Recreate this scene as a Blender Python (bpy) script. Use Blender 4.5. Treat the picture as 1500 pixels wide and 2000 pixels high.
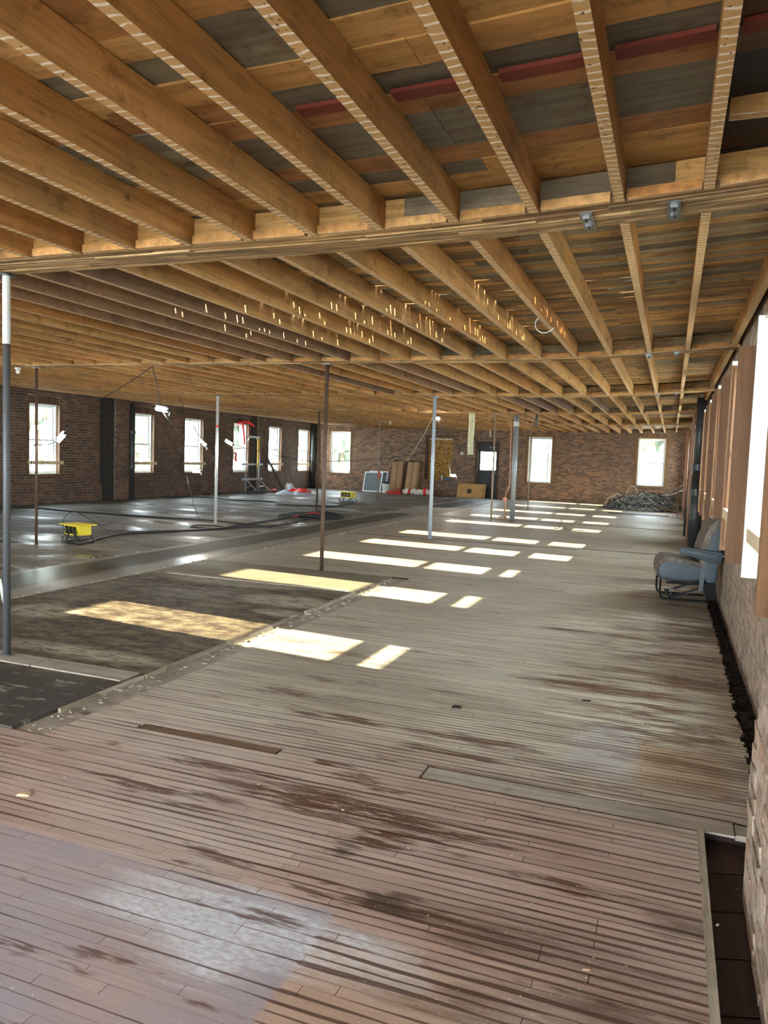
import bpy, bmesh, math, random
from mathutils import Vector, Matrix

for o in list(bpy.data.objects):
    bpy.data.objects.remove(o)
scn = bpy.context.scene
COL = scn.collection

# ------------------------------------------------------------------ camera
cam_d = bpy.data.cameras.new('camera')
cam = bpy.data.objects.new('camera', cam_d)
COL.objects.link(cam)
cam_d.sensor_fit = 'VERTICAL'
cam_d.sensor_height = 36.0
cam_d.sensor_width = 27.0
cam_d.lens = 1483 / 2000 * 36
cam_d.clip_end = 400
r0 = (0.9346656166143138, 0.35381239450589896, 0.03488516322144177)
r1 = (0.05841136090448842, -0.05603078845378115, -0.9967189491840381)
r2 = (-0.3506968748595718, 0.9336366210894095, -0.07303671490750482)
cam.matrix_world = Matrix(((r0[0], -r1[0], -r2[0], 0), (r0[1], -r1[1], -r2[1], 0),
                           (r0[2], -r1[2], -r2[2], 1.5), (0, 0, 0, 1)))
scn.camera = cam

# ------------------------------------------------------------------ sky, sun, exposure
scn.view_settings.view_transform = 'Standard'
scn.view_settings.look = 'None'
scn.view_settings.gamma = 1
scn.view_settings.use_curve_mapping = False
scn.view_settings.exposure = 0.0
world = bpy.data.worlds.new('world')
scn.world = world
world.use_nodes = True
wn = world.node_tree.nodes
wn['Background'].inputs[0].default_value = (0.80, 0.90, 1.0, 1)
wn['Background'].inputs[1].default_value = 31.0
sun_d = bpy.data.lights.new('sun', 'SUN')
sun_d.energy = 60
sun_d.angle = 0.0093
sun_d.color = (1.0, 0.86, 0.62)
sun = bpy.data.objects.new('sun', sun_d)
COL.objects.link(sun)
sun.location = (20, -2, 12)
sun.rotation_euler = Vector((-1, 0.108, -0.41)).to_track_quat('-Z', 'Y').to_euler()

rnd = random.Random(7)
H = 2.645          # underside of joists and girders
XW = 0.60          # face of the right wall
XL = -14.8         # face of the left wall


def sag(x):
    if x > -2.0:
        return 0.08 * min(1.3, ((x + 2.0) / 2.2) ** 2)
    if x < -9.0:
        return 0.2 * ((-9.0 - x) / 5.7) ** 2
    return 0.0


# ------------------------------------------------------------------ object helpers
def tag(o, label=None, cat=None, group=None, kind=None):
    if label: o['label'] = label
    if cat: o['category'] = cat
    if group: o['group'] = group
    if kind: o['kind'] = kind
    return o


def empty(name, loc=(0, 0, 0), rz=0.0, parent=None):
    o = bpy.data.objects.new(name, None)
    o.empty_display_size = 0.1
    COL.objects.link(o)
    o.location = loc
    o.rotation_euler = (0, 0, rz)
    if parent: o.parent = parent
    return o


class MB:
    def __init__(s, M=None):
        s.v = []; s.f = []; s.m = []; s.M = M

    def add(s, vs, fs, m=0):
        k = len(s.v)
        s.v.extend([tuple(s.M @ Vector(p)) for p in vs] if s.M else [tuple(p) for p in vs])
        for f in fs:
            s.f.append(tuple(i + k for i in f)); s.m.append(m)
        return s

    def hexa(s, p, m=0):   # 8 points: bottom ring 0-3, top ring 4-7
        return s.add(p, [(3, 2, 1, 0), (4, 5, 6, 7), (0, 1, 5, 4), (1, 2, 6, 5), (2, 3, 7, 6), (3, 0, 4, 7)], m)

    def box(s, x0, x1, y0, y1, z0, z1, m=0):
        return s.hexa([(x0, y0, z0), (x1, y0, z0), (x1, y1, z0), (x0, y1, z0),
                       (x0, y0, z1), (x1, y0, z1), (x1, y1, z1), (x0, y1, z1)], m)

    def beam(s, a, b, w, h, up=(0, 0, 1), m=0):
        a = Vector(a); b = Vector(b); d = (b - a).normalized(); up = Vector(up)
        r = d.cross(up)
        if r.length < 1e-4: r = d.cross(Vector((1, 0, 0)))
        r.normalize(); u = r.cross(d).normalized()
        r = r * w / 2; u = u * h / 2
        return s.hexa([a - r - u, a + r - u, b + r - u, b - r - u, a - r + u, a + r + u, b + r + u, b - r + u], m)

    def tube(s, pts, r, n=8, m=0, cap=True):
        pts = [Vector(p) for p in pts]
        rr = r if isinstance(r, (list, tuple)) else [r] * len(pts)
        k = []; nrm = None
        for i, p in enumerate(pts):
            if i == 0: d = pts[1] - p
            elif i == len(pts) - 1: d = p - pts[i - 1]
            else: d = (pts[i + 1] - p).normalized() + (p - pts[i - 1]).normalized()
            if d.length < 1e-9: d = Vector((0, 0, 1))
            d.normalize()
            if nrm is None:
                nrm = d.cross(Vector((0, 0, 1)))
                if nrm.length < 0.05: nrm = d.cross(Vector((1, 0, 0)))
            nrm = (nrm - d * nrm.dot(d))
            if nrm.length < 1e-6: nrm = d.orthogonal()
            nrm.normalize(); b = d.cross(nrm)
            k.append([p + (nrm * math.cos(t) + b * math.sin(t)) * rr[i] for t in [2 * math.pi * j / n for j in range(n)]])
        vs = [q for ring in k for q in ring]; fs = []
        for i in range(len(k) - 1):
            for j in range(n):
                a = i * n + j; c = i * n + (j + 1) % n
                fs.append((a, c, c + n, a + n))
        if cap:
            fs.append(tuple(range(n - 1, -1, -1))); fs.append(tuple((len(k) - 1) * n + j for j in range(n)))
        return s.add(vs, fs, m)

    def cyl(s, c, r, z0, z1, n=16, m=0, r2=None):
        return s.tube([(c[0], c[1], z0), (c[0], c[1], z1)], [r, r if r2 is None else r2], n, m)

    def prism(s, prof, y0, y1, m=0):   # profile in x,z extruded along y
        n = len(prof)
        vs = [(p[0], y0, p[1]) for p in prof] + [(p[0], y1, p[1]) for p in prof]
        fs = [tuple(range(n - 1, -1, -1)), tuple(range(n, 2 * n))]
        fs += [(i, (i + 1) % n, (i + 1) % n + n, i + n) for i in range(n)]
        return s.add(vs, fs, m)

    def mesh(s, name, mats, smooth=False):
        me = bpy.data.meshes.new(name)
        me.from_pydata(s.v, [], s.f)
        for mt in (mats if isinstance(mats, (list, tuple)) else [mats]): me.materials.append(mt)
        if isinstance(mats, (list, tuple)) and len(mats) > 1:
            me.polygons.foreach_set('material_index', s.m)
        bm = bmesh.new(); bm.from_mesh(me); bmesh.ops.recalc_face_normals(bm, faces=bm.faces); bm.to_mesh(me); bm.free()
        if smooth: me.polygons.foreach_set('use_smooth', [True] * len(me.polygons))
        return me

    def build(s, name, mats, parent=None, smooth=False, bevel=0.0, sub=0, loc=None, kind=None):
        o = bpy.data.objects.new(name, s.mesh(name, mats, smooth))
        COL.objects.link(o)
        if parent: o.parent = parent
        if loc: o.location = loc
        if bevel:
            b = o.modifiers.new('bevel', 'BEVEL'); b.width = bevel; b.segments = 2; b.limit_method = 'ANGLE'
        if sub:
            q = o.modifiers.new('sub', 'SUBSURF'); q.levels = sub; q.render_levels = sub
        if kind: o['kind'] = kind
        return o


# ------------------------------------------------------------------ node helpers
def srgb(r, g, b):
    f = lambda c: (c / 255 / 12.92) if c / 255 <= 0.04045 else ((c / 255 + 0.055) / 1.055) ** 2.4
    return (f(r), f(g), f(b), 1)


class G:
    """small wrapper for writing node graphs"""
    def __init__(s, name, rough=0.6, spec=0.4, metal=0.0):
        s.mat = bpy.data.materials.new(name); s.mat.use_nodes = True
        s.t = s.mat.node_tree; s.b = s.t.nodes['Principled BSDF']
        s.b.inputs['Roughness'].default_value = rough
        s.b.inputs['Metallic'].default_value = metal
        if 'Specular IOR Level' in s.b.inputs: s.b.inputs['Specular IOR Level'].default_value = spec
        g = s.t.nodes.new('ShaderNodeNewGeometry'); s.geo = g
        s.pos = g.outputs['Position']; s.isl = g.outputs['Random Per Island']
        s.obr = s.t.nodes.new('ShaderNodeObjectInfo').outputs['Random']

    def ln(s, a, i):
        if isinstance(a, (int, float)):
            i.default_value = a
        elif isinstance(a, tuple):
            i.default_value = a if len(a) == len(i.default_value) else (a + (1,))[:len(i.default_value)]
        else: s.t.links.new(a, i)

    def m(s, op, a, b=0.0, c=None):
        n = s.t.nodes.new('ShaderNodeMath'); n.operation = op
        s.ln(a, n.inputs[0]); s.ln(b, n.inputs[1])
        if c is not None: s.ln(c, n.inputs[2])
        return n.outputs[0]

    def vm(s, op, a, b):
        n = s.t.nodes.new('ShaderNodeVectorMath'); n.operation = op
        s.ln(a, n.inputs[0]); s.ln(b, n.inputs[1]); return n.outputs[0]

    def xyz(s, v=None):
        n = s.t.nodes.new('ShaderNodeSeparateXYZ'); s.ln(v if v is not None else s.pos, n.inputs[0]); return n.outputs

    def sc(s, k, v=None):
        return s.vm('MULTIPLY', v if v is not None else s.pos, k)

    def noise(s, v, scale, detail=3, rough=0.55, col=False):
        n = s.t.nodes.new('ShaderNodeTexNoise'); s.ln(v, n.inputs['Vector'])
        n.inputs['Scale'].default_value = scale; n.inputs['Detail'].default_value = detail
        n.inputs['Roughness'].default_value = rough
        return n.outputs['Color' if col else 'Fac']

    def ramp(s, fac, stops, mode='LINEAR'):
        n = s.t.nodes.new('ShaderNodeValToRGB'); n.color_ramp.interpolation = mode
        e = n.color_ramp.elements
        while len(e) < len(stops): e.new(0.5)
        for i, (p, c) in enumerate(stops):
            e[i].position = p; e[i].color = c if isinstance(c, tuple) else (c, c, c, 1)
        s.ln(fac, n.inputs[0]); return n.outputs[0]

    def ss(s, v, a, b):     # smoothstep
        n = s.t.nodes.new('ShaderNodeMapRange'); n.interpolation_type = 'SMOOTHSTEP'
        s.ln(v, n.inputs[0]); n.inputs[1].default_value = a; n.inputs[2].default_value = b
        return n.outputs[0]

    def mix(s, f, a, b, mode='MIX'):
        n = s.t.nodes.new('ShaderNodeMix'); n.data_type = 'RGBA'; n.blend_type = mode
        s.ln(f, n.inputs[0]); s.ln(a, n.inputs[6]); s.ln(b, n.inputs[7]); return n.outputs[2]

    def bump(s, h, strength=0.3, dist=0.01):
        n = s.t.nodes.new('ShaderNodeBump'); n.inputs['Strength'].default_value = strength
        n.inputs['Distance'].default_value = dist; s.ln(h, n.inputs['Height'])
        s.t.links.new(n.outputs[0], s.b.inputs['Normal'])

    def out(s, col=None, rough=None):
        if col is not None: s.ln(col, s.b.inputs['Base Color'])
        if rough is not None: s.ln(rough, s.b.inputs['Roughness'])
        return s.mat

    # irregular stain of its own: an ellipse with a frayed edge
    def blob(s, P, cx, cy, rx, ry, soft=0.35):
        x = s.m('DIVIDE', s.m('SUBTRACT', P[0], cx), rx)
        y = s.m('DIVIDE', s.m('SUBTRACT', P[1], cy), ry)
        d = s.m('SQRT', s.m('ADD', s.m('MULTIPLY', x, x), s.m('MULTIPLY', y, y)))
        return s.m('SUBTRACT', 1.0, s.ss(d, 1 - soft, 1 + soft))

    def rect(s, P, x0, x1, y0, y1, e=0.02):
        a = s.m('MULTIPLY', s.ss(P[0], x0 - e, x0 + e), s.m('SUBTRACT', 1.0, s.ss(P[0], x1 - e, x1 + e)))
        b = s.m('MULTIPLY', s.ss(P[1], y0 - e, y0 + e), s.m('SUBTRACT', 1.0, s.ss(P[1], y1 - e, y1 + e)))
        return s.m('MULTIPLY', a, b)

    def mx(s, *a):
        r = a[0]
        for b in a[1:]: r = s.m('MAXIMUM', r, b)
        return r


def plain(name, c, rough=0.5, metal=0.0, spec=0.5, var=0.12, scale=8, emit=None):
    g = G(name, rough, spec, metal)
    n = g.noise(g.pos, scale, 4)
    col = g.mix(1.0, c, g.ramp(n, [(0.25, 1 - var * 2), (0.75, 1 + var)]), 'MULTIPLY')
    if emit:
        g.b.inputs['Emission Color'].default_value = emit[0]; g.b.inputs['Emission Strength'].default_value = emit[1]
    return g.out(col)


def wood(name, cols, axis=0, rough=0.7, stain=None, plaster=False, grime=0.5, dist=0.004, grain=0.35):
    g = G(name, rough, 0.25)
    st = [0.9, 0.9, 0.9]; st = [14, 14, 14]; st[axis] = 0.9
    rid = g.m('FRACT', g.m('ADD', g.isl, g.obr))
    off = g.t.nodes.new('ShaderNodeCombineXYZ'); g.ln(g.m('MULTIPLY', rid, 17.0), off.inputs[1 if axis == 0 else 0])
    v = g.vm('ADD', g.sc(tuple(st)), off.outputs[0])
    n1 = g.noise(v, 1.6, 5, 0.65)
    n2 = g.noise(v, 7.0, 3, 0.6)
    k = len(cols)
    base = g.ramp(rid, [((i + 0.0) / k, c) for i, c in enumerate(cols)], 'CONSTANT')
    col = g.mix(1.0, base, g.ramp(n1, [(0.3, 1 - grain), (0.55, 1.0), (0.75, 1 + grain * 0.6)]), 'MULTIPLY')
    col = g.mix(g.ramp(n2, [(0.55, 0.0), (0.75, 0.45)]), col, srgb(70, 45, 24))
    blot = g.noise(g.vm('ADD', g.sc((5.0, 5.0, 5.0)), off.outputs[0]), 1.5, 5, 0.75)
    col = g.mix(g.ramp(blot, [(0.56, 0.0), (0.66, grime * 0.7)]), col, srgb(84, 50, 26))
    big = g.noise(g.vm('ADD', g.sc((1.0, 1.0, 1.0)), off.outputs[0]), 2.2, 4, 0.65)
    col = g.mix(g.ramp(big, [(0.52, 0.0), (0.7, grime)]), col, stain or srgb(62, 44, 28))
    kn = g.noise(g.vm('ADD', g.sc((3.2, 3.2, 3.2)), off.outputs[0]), 2.0, 1, 0.4)
    col = g.mix(g.ramp(kn, [(0.74, 0.0), (0.78, 0.6)]), col, srgb(58, 34, 18))
    if plaster:
        N = g.xyz(g.geo.outputs['Normal']); P = g.xyz()
        dn = g.ss(g.m('MULTIPLY', N[2], -1.0), 0.6, 0.8)
        ph = g.m('ADD', g.m('MULTIPLY', P[1], 21.0), g.m('MULTIPLY', g.noise(g.pos, 9, 2), 1.1))
        fr = g.m('FRACT', ph)
        lim = g.noise(g.pos, 14, 3)
        w = g.m('MULTIPLY', g.ss(g.m('ABSOLUTE', g.m('SUBTRACT', fr, 0.5)), 0.16, 0.05), g.ramp(lim, [(0.3, 0.3), (0.5, 1.0)]))
        lath = g.mix(0.75, col, srgb(190, 152, 100))
        lath = g.mix(g.m('MULTIPLY', w, 0.9), lath, srgb(232, 222, 205))
        nail = g.noise(g.pos, 60, 0)
        lath = g.mix(g.ramp(nail, [(0.76, 0.0), (0.78, 0.8)]), lath, srgb(50, 30, 15))
        col = g.mix(dn, col, lath)
    g.bump(g.m('ADD', n1, g.m('MULTIPLY', n2, 0.5)), 0.4, dist)
    return g.out(col)


def metal(name, c, rust=0.3, rough=0.4, m=0.6):
    g = G(name, rough, 0.5, m)
    n = g.noise(g.sc((6, 6, 2.0)), 2.0, 5, 0.7)
    col = g.mix(g.ramp(n, [(0.6 - rust * 0.3, 0.0), (0.75 - rust * 0.2, 0.85)]), c, srgb(84, 62, 46))
    g.bump(n, 0.15, 0.003)
    return g.out(col)


MT = {}
MT['joist'] = wood('joist_wood', [srgb(188, 138, 80), srgb(174, 128, 74), srgb(196, 148, 90), srgb(172, 120, 66), srgb(184, 140, 88)], 1, plaster=True, grime=0.6, stain=srgb(104, 78, 48), grain=0.38)
MT['joist_old'] = wood('stained_joist_wood', [srgb(134, 106, 84), srgb(146, 112, 84), srgb(124, 98, 78)], 1, plaster=True, grime=0.55, stain=srgb(84, 60, 50), grain=0.25)
MT['deck'] = wood('deck_wood', [srgb(196, 152, 92), srgb(176, 128, 72), srgb(128, 118, 94), srgb(190, 146, 86), srgb(160, 112, 66), srgb(200, 158, 100), srgb(150, 126, 88), srgb(182, 136, 78), srgb(110, 102, 84), srgb(186, 142, 84)], 0, grime=0.7, stain=srgb(88, 56, 32))
MT['deck_old'] = wood('aged_deck_wood', [srgb(176, 132, 76), srgb(132, 110, 76), srgb(106, 94, 74), srgb(180, 138, 82), srgb(148, 122, 84), srgb(118, 106, 86), srgb(188, 146, 88), srgb(138, 106, 68), srgb(144, 132, 106)], 0, grime=0.6, grain=0.5)
MT['deck_dark'] = wood('blackened_deck_wood', [srgb(50, 46, 42), srgb(64, 50, 40), srgb(44, 42, 42), srgb(90, 70, 48)], 0, grime=0.6)
MT['girder'] = wood('girder_wood', [srgb(184, 148, 100), srgb(156, 122, 80), srgb(200, 166, 118), srgb(140, 108, 72), srgb(172, 140, 98)], 0, grime=0.5, grain=0.8, dist=0.01)
MT['redstrip'] = wood('red_painted_wood', [srgb(112, 48, 36)], 0, grime=0.2)
MT['trimwood'] = wood('brown_trim_wood', [srgb(130, 92, 58), srgb(120, 84, 54)], 2, rough=0.5, grime=0.2)
MT['casing'] = wood('casing_wood', [srgb(140, 106, 66), srgb(128, 96, 62)], 2, rough=0.6, grime=0.3)
MT['leftcasing'] = wood('window_trim_wood', [srgb(104, 76, 52), srgb(96, 72, 50)], 2, rough=0.6, grime=0.3)
MT['darkcasing'] = wood('dark_casing_wood', [srgb(88, 68, 50), srgb(80, 62, 46)], 2, rough=0.7, grime=0.3)
MT['newwood'] = wood('new_lumber', [srgb(214, 190, 148), srgb(222, 200, 160)], 0, grime=0.1, grain=0.12)
MT['vinyl'] = plain('white_vinyl', srgb(236, 240, 238), 0.35, var=0.02)
MT['vinylside'] = plain('white_jamb_paint', srgb(206, 206, 194), 0.4, var=0.04)
MT['pipe_black'] = metal('black_cast_iron', srgb(58, 62, 62), 0.25, 0.45, 0.3)
MT['post_grey'] = metal('grey_painted_steel', srgb(80, 83, 85), 0.3, 0.5, 0.1)
MT['duct_grey'] = metal('galvanised_duct', srgb(150, 158, 160), -0.1, 0.4, 0.3)
MT['post_tan'] = metal('tan_dusty_steel', srgb(150, 134, 112), 0.3, 0.6, 0.0)
MT['frame_black'] = plain('black_enamel', srgb(14, 15, 16), 0.55, spec=0.25)
MT['post_white'] = metal('white_painted_steel', srgb(206, 208, 204), -0.2, 0.35, 0.0)
MT['post_blue'] = metal('pale_grey_painted_steel', srgb(176, 188, 198), -0.2, 0.35, 0.1)
MT['post_rust'] = metal('rusty_steel', srgb(106, 88, 74), 0.9, 0.6, 0.3)
MT['alu'] = metal('aluminium', srgb(190, 196, 198), -0.2, 0.3, 0.7)
MT['steel'] = metal('bracket_steel', srgb(116, 118, 120), 0.1, 0.3, 0.9)
MT['black'] = plain('black_rubber', srgb(26, 26, 27), 0.5)
MT['cable'] = plain('dark_cable_jacket', srgb(44, 46, 46), 0.45)
MT['yellow'] = plain('yellow_plastic', srgb(238, 214, 40), 0.4, var=0.05)
MT['red'] = plain('red_plastic', srgb(196, 30, 28), 0.45, var=0.08)
MT['cloth_red'] = plain('red_tape', srgb(225, 40, 40), 0.5, var=0.08)
MT['white'] = plain('white_plastic', srgb(222, 222, 214), 0.45, var=0.05)
MT['tarp'] = plain('silver_tarp', srgb(196, 202, 208), 0.4, var=0.1, scale=14)
MT['canvas'] = plain('cream_canvas', srgb(218, 212, 190), 0.7, var=0.1)
MT['card'] = plain('brown_cardboard', srgb(166, 130, 92), 0.8, var=0.08)
MT['cardin'] = plain('cardboard_inside', srgb(120, 92, 64), 0.85, var=0.1)
MT['blue'] = plain('blue_cloth', srgb(50, 104, 150), 0.7)
MT['ply'] = wood('plywood_sheet', [srgb(196, 152, 92)], 0, grime=0.15, grain=0.25)
MT['screen'] = plain('insect_screen_mesh', srgb(104, 112, 112), 0.6, var=0.12)
MT['orange'] = plain('yellow_rope', srgb(206, 160, 50), 0.6)
MT['doorpaint'] = plain('dark_door_paint', srgb(42, 44, 44), 0.45, var=0.15)
MT['plasticfilm'] = plain('cream_plastic_strip', srgb(206, 200, 160), 0.4, var=0.12)
MT['copper'] = metal('old_copper', srgb(168, 112, 78), 0.0, 0.45, 0.4)
MT['terra'] = metal('pinkish_pipe', srgb(176, 134, 108), 0.1, 0.6, 0.0)
MT['lamp'] = plain('lit_lamp', (1, 1, 1, 1), 0.4, emit=((1, 0.97, 0.88, 1), 90))
MT['chair_vinyl'] = plain('blue_grey_vinyl', srgb(72, 83, 88), 0.5, var=0.08, scale=5)
MT['trunk'] = plain('tree_bark', srgb(80, 68, 56), 0.9)
MT['housewall'] = plain('white_siding', srgb(226, 226, 222), 0.7, var=0.03)
MT['houseroof'] = plain('grey_shingle', srgb(120, 120, 124), 0.8)


def m_chair_fabric():
    g = G('striped_tweed', 0.9, 0.1)
    P = g.xyz()
    s1 = g.m('SINE', g.m('MULTIPLY', P[1], 190.0))
    t = g.m('MULTIPLY', s1, 0.10)
    n = g.noise(g.sc((8, 40, 8)), 2, 4)
    f = g.m('ADD', t, n)
    return g.out(g.ramp(f, [(0.2, srgb(74, 66, 58)), (0.5, srgb(110, 100, 90)), (0.9, srgb(146, 136, 124))]))


def m_glass():
    m = bpy.data.materials.new('window_glass'); m.use_nodes = True
    t = m.node_tree; t.nodes.clear()
    o = t.nodes.new('ShaderNodeOutputMaterial'); a = t.nodes.new('ShaderNodeBsdfTransparent')
    b = t.nodes.new('ShaderNodeBsdfGlossy'); b.inputs['Roughness'].default_value = 0.02
    lw = t.nodes.new('ShaderNodeLayerWeight'); pw = t.nodes.new('ShaderNodeMath'); pw.operation = 'POWER'; t.links.new(lw.outputs['Facing'], pw.inputs[0]); pw.inputs[1].default_value = 5
    f = t.nodes.new('ShaderNodeMath'); f.operation = 'MULTIPLY_ADD'; t.links.new(pw.outputs[0], f.inputs[0]); f.inputs[1].default_value = 0.7; f.inputs[2].default_value = 0.04
    mx = t.nodes.new('ShaderNodeMixShader'); a.inputs[0].default_value = (0.93, 0.96, 0.95, 1)
    t.links.new(f.outputs[0], mx.inputs[0]); t.links.new(a.outputs[0], mx.inputs[1]); t.links.new(b.outputs[0], mx.inputs[2])
    t.links.new(mx.outputs[0], o.inputs[0]); return m


def m_brick(name, cols, soot=0.4, dust=0.2, smear=0.0):
    g = G(name, 0.85, 0.2)
    rid = g.m('FRACT', g.m('ADD', g.isl, g.obr))
    base = g.ramp(rid, [(i / len(cols), c) for i, c in enumerate(cols)], 'CONSTANT')
    big = g.noise(g.pos, 0.7, 4, 0.6); fine = g.noise(g.pos, 28, 4, 0.7); mid = g.noise(g.pos, 4.5, 4, 0.65)
    col = g.mix(1.0, base, g.ramp(fine, [(0.25, 0.72), (0.75, 1.25)]), 'MULTIPLY')
    col = g.mix(g.ramp(big, [(0.35, 0.0), (0.65, soot)]), col, srgb(50, 40, 34))
    col = g.mix(g.ramp(mid, [(0.55, 0.0), (0.75, dust)]), col, srgb(168, 150, 130))
    if smear:
        s1 = g.noise(g.pos, 9.0, 5, 0.75); s2 = g.noise(g.sc((1, 1, 1.8)), 6.0, 5, 0.7)
        col = g.mix(g.ramp(s1, [(0.46, 0.0), (0.56, smear)]), col, srgb(176, 160, 140))
        col = g.mix(g.ramp(s2, [(0.54, 0.0), (0.64, smear * 0.8)]), col, srgb(78, 66, 56))
    g.bump(g.m('ADD', fine, mid), 0.6, 0.01)
    return g.out(col)


def m_mortar(name, c):
    g = G(name, 0.95, 0.1)
    n = g.noise(g.pos, 18, 4, 0.7); b = g.noise(g.pos, 0.8, 3)
    col = g.mix(1.0, c, g.ramp(n, [(0.25, 0.6), (0.75, 1.2)]), 'MULTIPLY')
    col = g.mix(g.ramp(b, [(0.4, 0.0), (0.7, 0.45)]), col, srgb(66, 56, 48))
    g.bump(n, 0.6, 0.008)
    return g.out(col)


def m_floor():
    g = G('worn_strip_floor', 0.5, 0.3)
    P = g.xyz()
    rid = g.m('FRACT', g.m('ADD', g.isl, g.obr))
    wob = g.noise(g.sc((2.2, 7.0, 1)), 1.3, 4, 0.65)           # frays the stain edges along the boards
    wx = g.m('ADD', P[0], g.m('MULTIPLY', g.m('SUBTRACT', wob, 0.5), 0.7))
    wy = g.m('ADD', P[1], g.m('MULTIPLY', g.m('SUBTRACT', g.noise(g.sc((1.5, 14.0, 1)), 1.7, 3), 0.5), 0.25))
    W = (wx, wy)
    cloud = g.noise(g.sc((0.7, 1.0, 1)), 1.0, 4, 0.6)
    fine = g.noise(g.sc((30, 60, 1)), 1.0, 4, 0.7)
    grain = g.noise(g.sc((4, 90, 1)), 1.0, 3, 0.6)
    near = g.m('SUBTRACT', 1.0, g.ss(g.m('ADD', P[1], g.m('MULTIPLY', cloud, 1.5)), 3.4, 5.0))
    col = g.mix(near, g.ramp(cloud, [(0.3, srgb(160, 149, 130)), (0.55, srgb(188, 178, 158)), (0.75, srgb(202, 193, 175))]),
                g.ramp(cloud, [(0.3, srgb(172, 142, 126)), (0.5, srgb(190, 168, 154)), (0.7, srgb(194, 184, 172))]))
    col = g.mix(1.0, col, g.ramp(rid, [(0.0, 0.86), (1.0, 1.1)]), 'MULTIPLY')
    col = g.mix(1.0, col, g.ramp(grain, [(0.3, 0.86), (0.7, 1.1)]), 'MULTIPLY')
    # old grey-blue paint near the doorway and the pale scuffs in it
    e = (g.m('ADD', P[0], g.m('MULTIPLY', g.m('SUBTRACT', fine, 0.5), 0.05)), g.m('ADD', P[1], g.m('MULTIPLY', g.m('SUBTRACT', wob, 0.5), 0.08)))
    blue = g.rect(e, -4.0, -0.95, -3.0, 2.2, 0.015)
    col = g.mix(g.m('MULTIPLY', blue, g.ramp(g.noise(g.pos, 1.3, 3), [(0.35, 0.35), (0.6, 0.9)])), col, srgb(166, 160, 166))
    bw = g.m('MULTIPLY', g.mx(g.blob(W, -1.25, 2.02, 0.42, 0.16, 0.5), g.blob(W, -0.86, 2.02, 0.14, 0.13, 0.3), g.blob(W, -1.2, 1.85, 0.2, 0.09, 0.6)), g.ramp(fine, [(0.35, 0.3), (0.6, 1.0)]))
    col = g.mix(g.m('MULTIPLY', bw, 0.9), col, srgb(222, 228, 232))
    col = g.mix(g.m('MULTIPLY', g.rect(e, -0.93, -0.35, -3.0, 2.06, 0.03), 0.3), col, srgb(204, 172, 138))
    col = g.mix(g.m('MULTIPLY', g.blob(W, -0.70, 2.02, 0.12, 0.12, 0.4), g.ramp(fine, [(0.35, 0.3), (0.6, 0.8)])), col, srgb(208, 204, 196))
    # pale worn rectangle and amber varnish by the right wall
    pale = g.rect(e, -0.42, -0.08, 3.72, 4.5, 0.02)
    col = g.mix(g.m('MULTIPLY', pale, 0.55), col, srgb(186, 182, 176))
    amb = g.mx(g.rect(e, -0.07, 0.34, 3.72, 4.25, 0.06))
    col = g.mix(g.m('MULTIPLY', amb, 0.5), col, srgb(172, 134, 88))
    # dirt drawn into the joints between the strips
    ph = g.m('FRACT', g.m('DIVIDE', P[1], 0.042))
    dj = g.m('SUBTRACT', 0.5, g.m('ABSOLUTE', g.m('SUBTRACT', ph, 0.5)))
    jw = g.noise(g.sc((0.9, 24.0, 1)), 1.0, 3, 0.65)
    dz_ = g.mx(g.blob((P[0], P[1]), 0.0, 2.3, 1.0, 0.75, 0.7), g.m('MULTIPLY', g.blob((P[0], P[1]), -0.9, 3.6, 1.3, 0.7, 0.7), 0.6), g.m('MULTIPLY', g.blob((P[0], P[1]), 0.3, 5.0, 0.9, 1.5, 0.7), 0.7))
    jw = g.m('ADD', g.m('SUBTRACT', jw, g.m('MULTIPLY', blue, 0.09)), g.m('MULTIPLY', dz_, 0.07))
    wj = g.ramp(jw, [(0.40, 0.015), (0.48, 0.05), (0.58, 0.14), (0.68, 0.28), (0.8, 0.5)])
    joint = g.ss(g.m('SUBTRACT', wj, dj), -0.03, 0.05)
    col = g.mix(g.m('MULTIPLY', joint, 0.85), col, srgb(78, 52, 40))
    # wet and rusty stains with shapes of their own
    st = g.mx(g.blob(W, -1.30, 2.90, 0.55, 0.10), g.blob(W, -0.95, 2.72, 0.20, 0.08), g.blob(W, -2.05, 2.72, 0.45, 0.035),
              g.blob(W, -1.45, 3.28, 0.16, 0.03), g.blob(W, -0.95, 3.9, 0.35, 0.07), g.blob(W, -0.35, 5.2, 0.55, 0.10),
              g.blob(W, 0.02, 4.95, 0.35, 0.06), g.blob(W, 0.25, 4.5, 0.18, 0.06))
    st2 = g.mx(g.blob(W, -0.35, 2.30, 0.45, 0.09, 0.6), g.blob(W, 0.05, 2.12, 0.35, 0.16, 0.6), g.blob(W, 0.12, 2.6, 0.16, 0.08, 0.6), g.blob(W, -0.15, 1.95, 0.5, 0.08, 0.6),
               g.blob(W, 0.15, 8.4, 0.7, 0.5, 0.6), g.blob(W, 0.1, 7.4, 0.55, 0.35, 0.6), g.blob(W, 0.2, 16.2, 0.9, 0.9, 0.6), g.blob(W, 0.05, 10.4, 0.7, 0.25, 0.5))
    frag = g.noise(g.sc((3.0, 26.0, 1)), 1.0, 4, 0.75)
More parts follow.
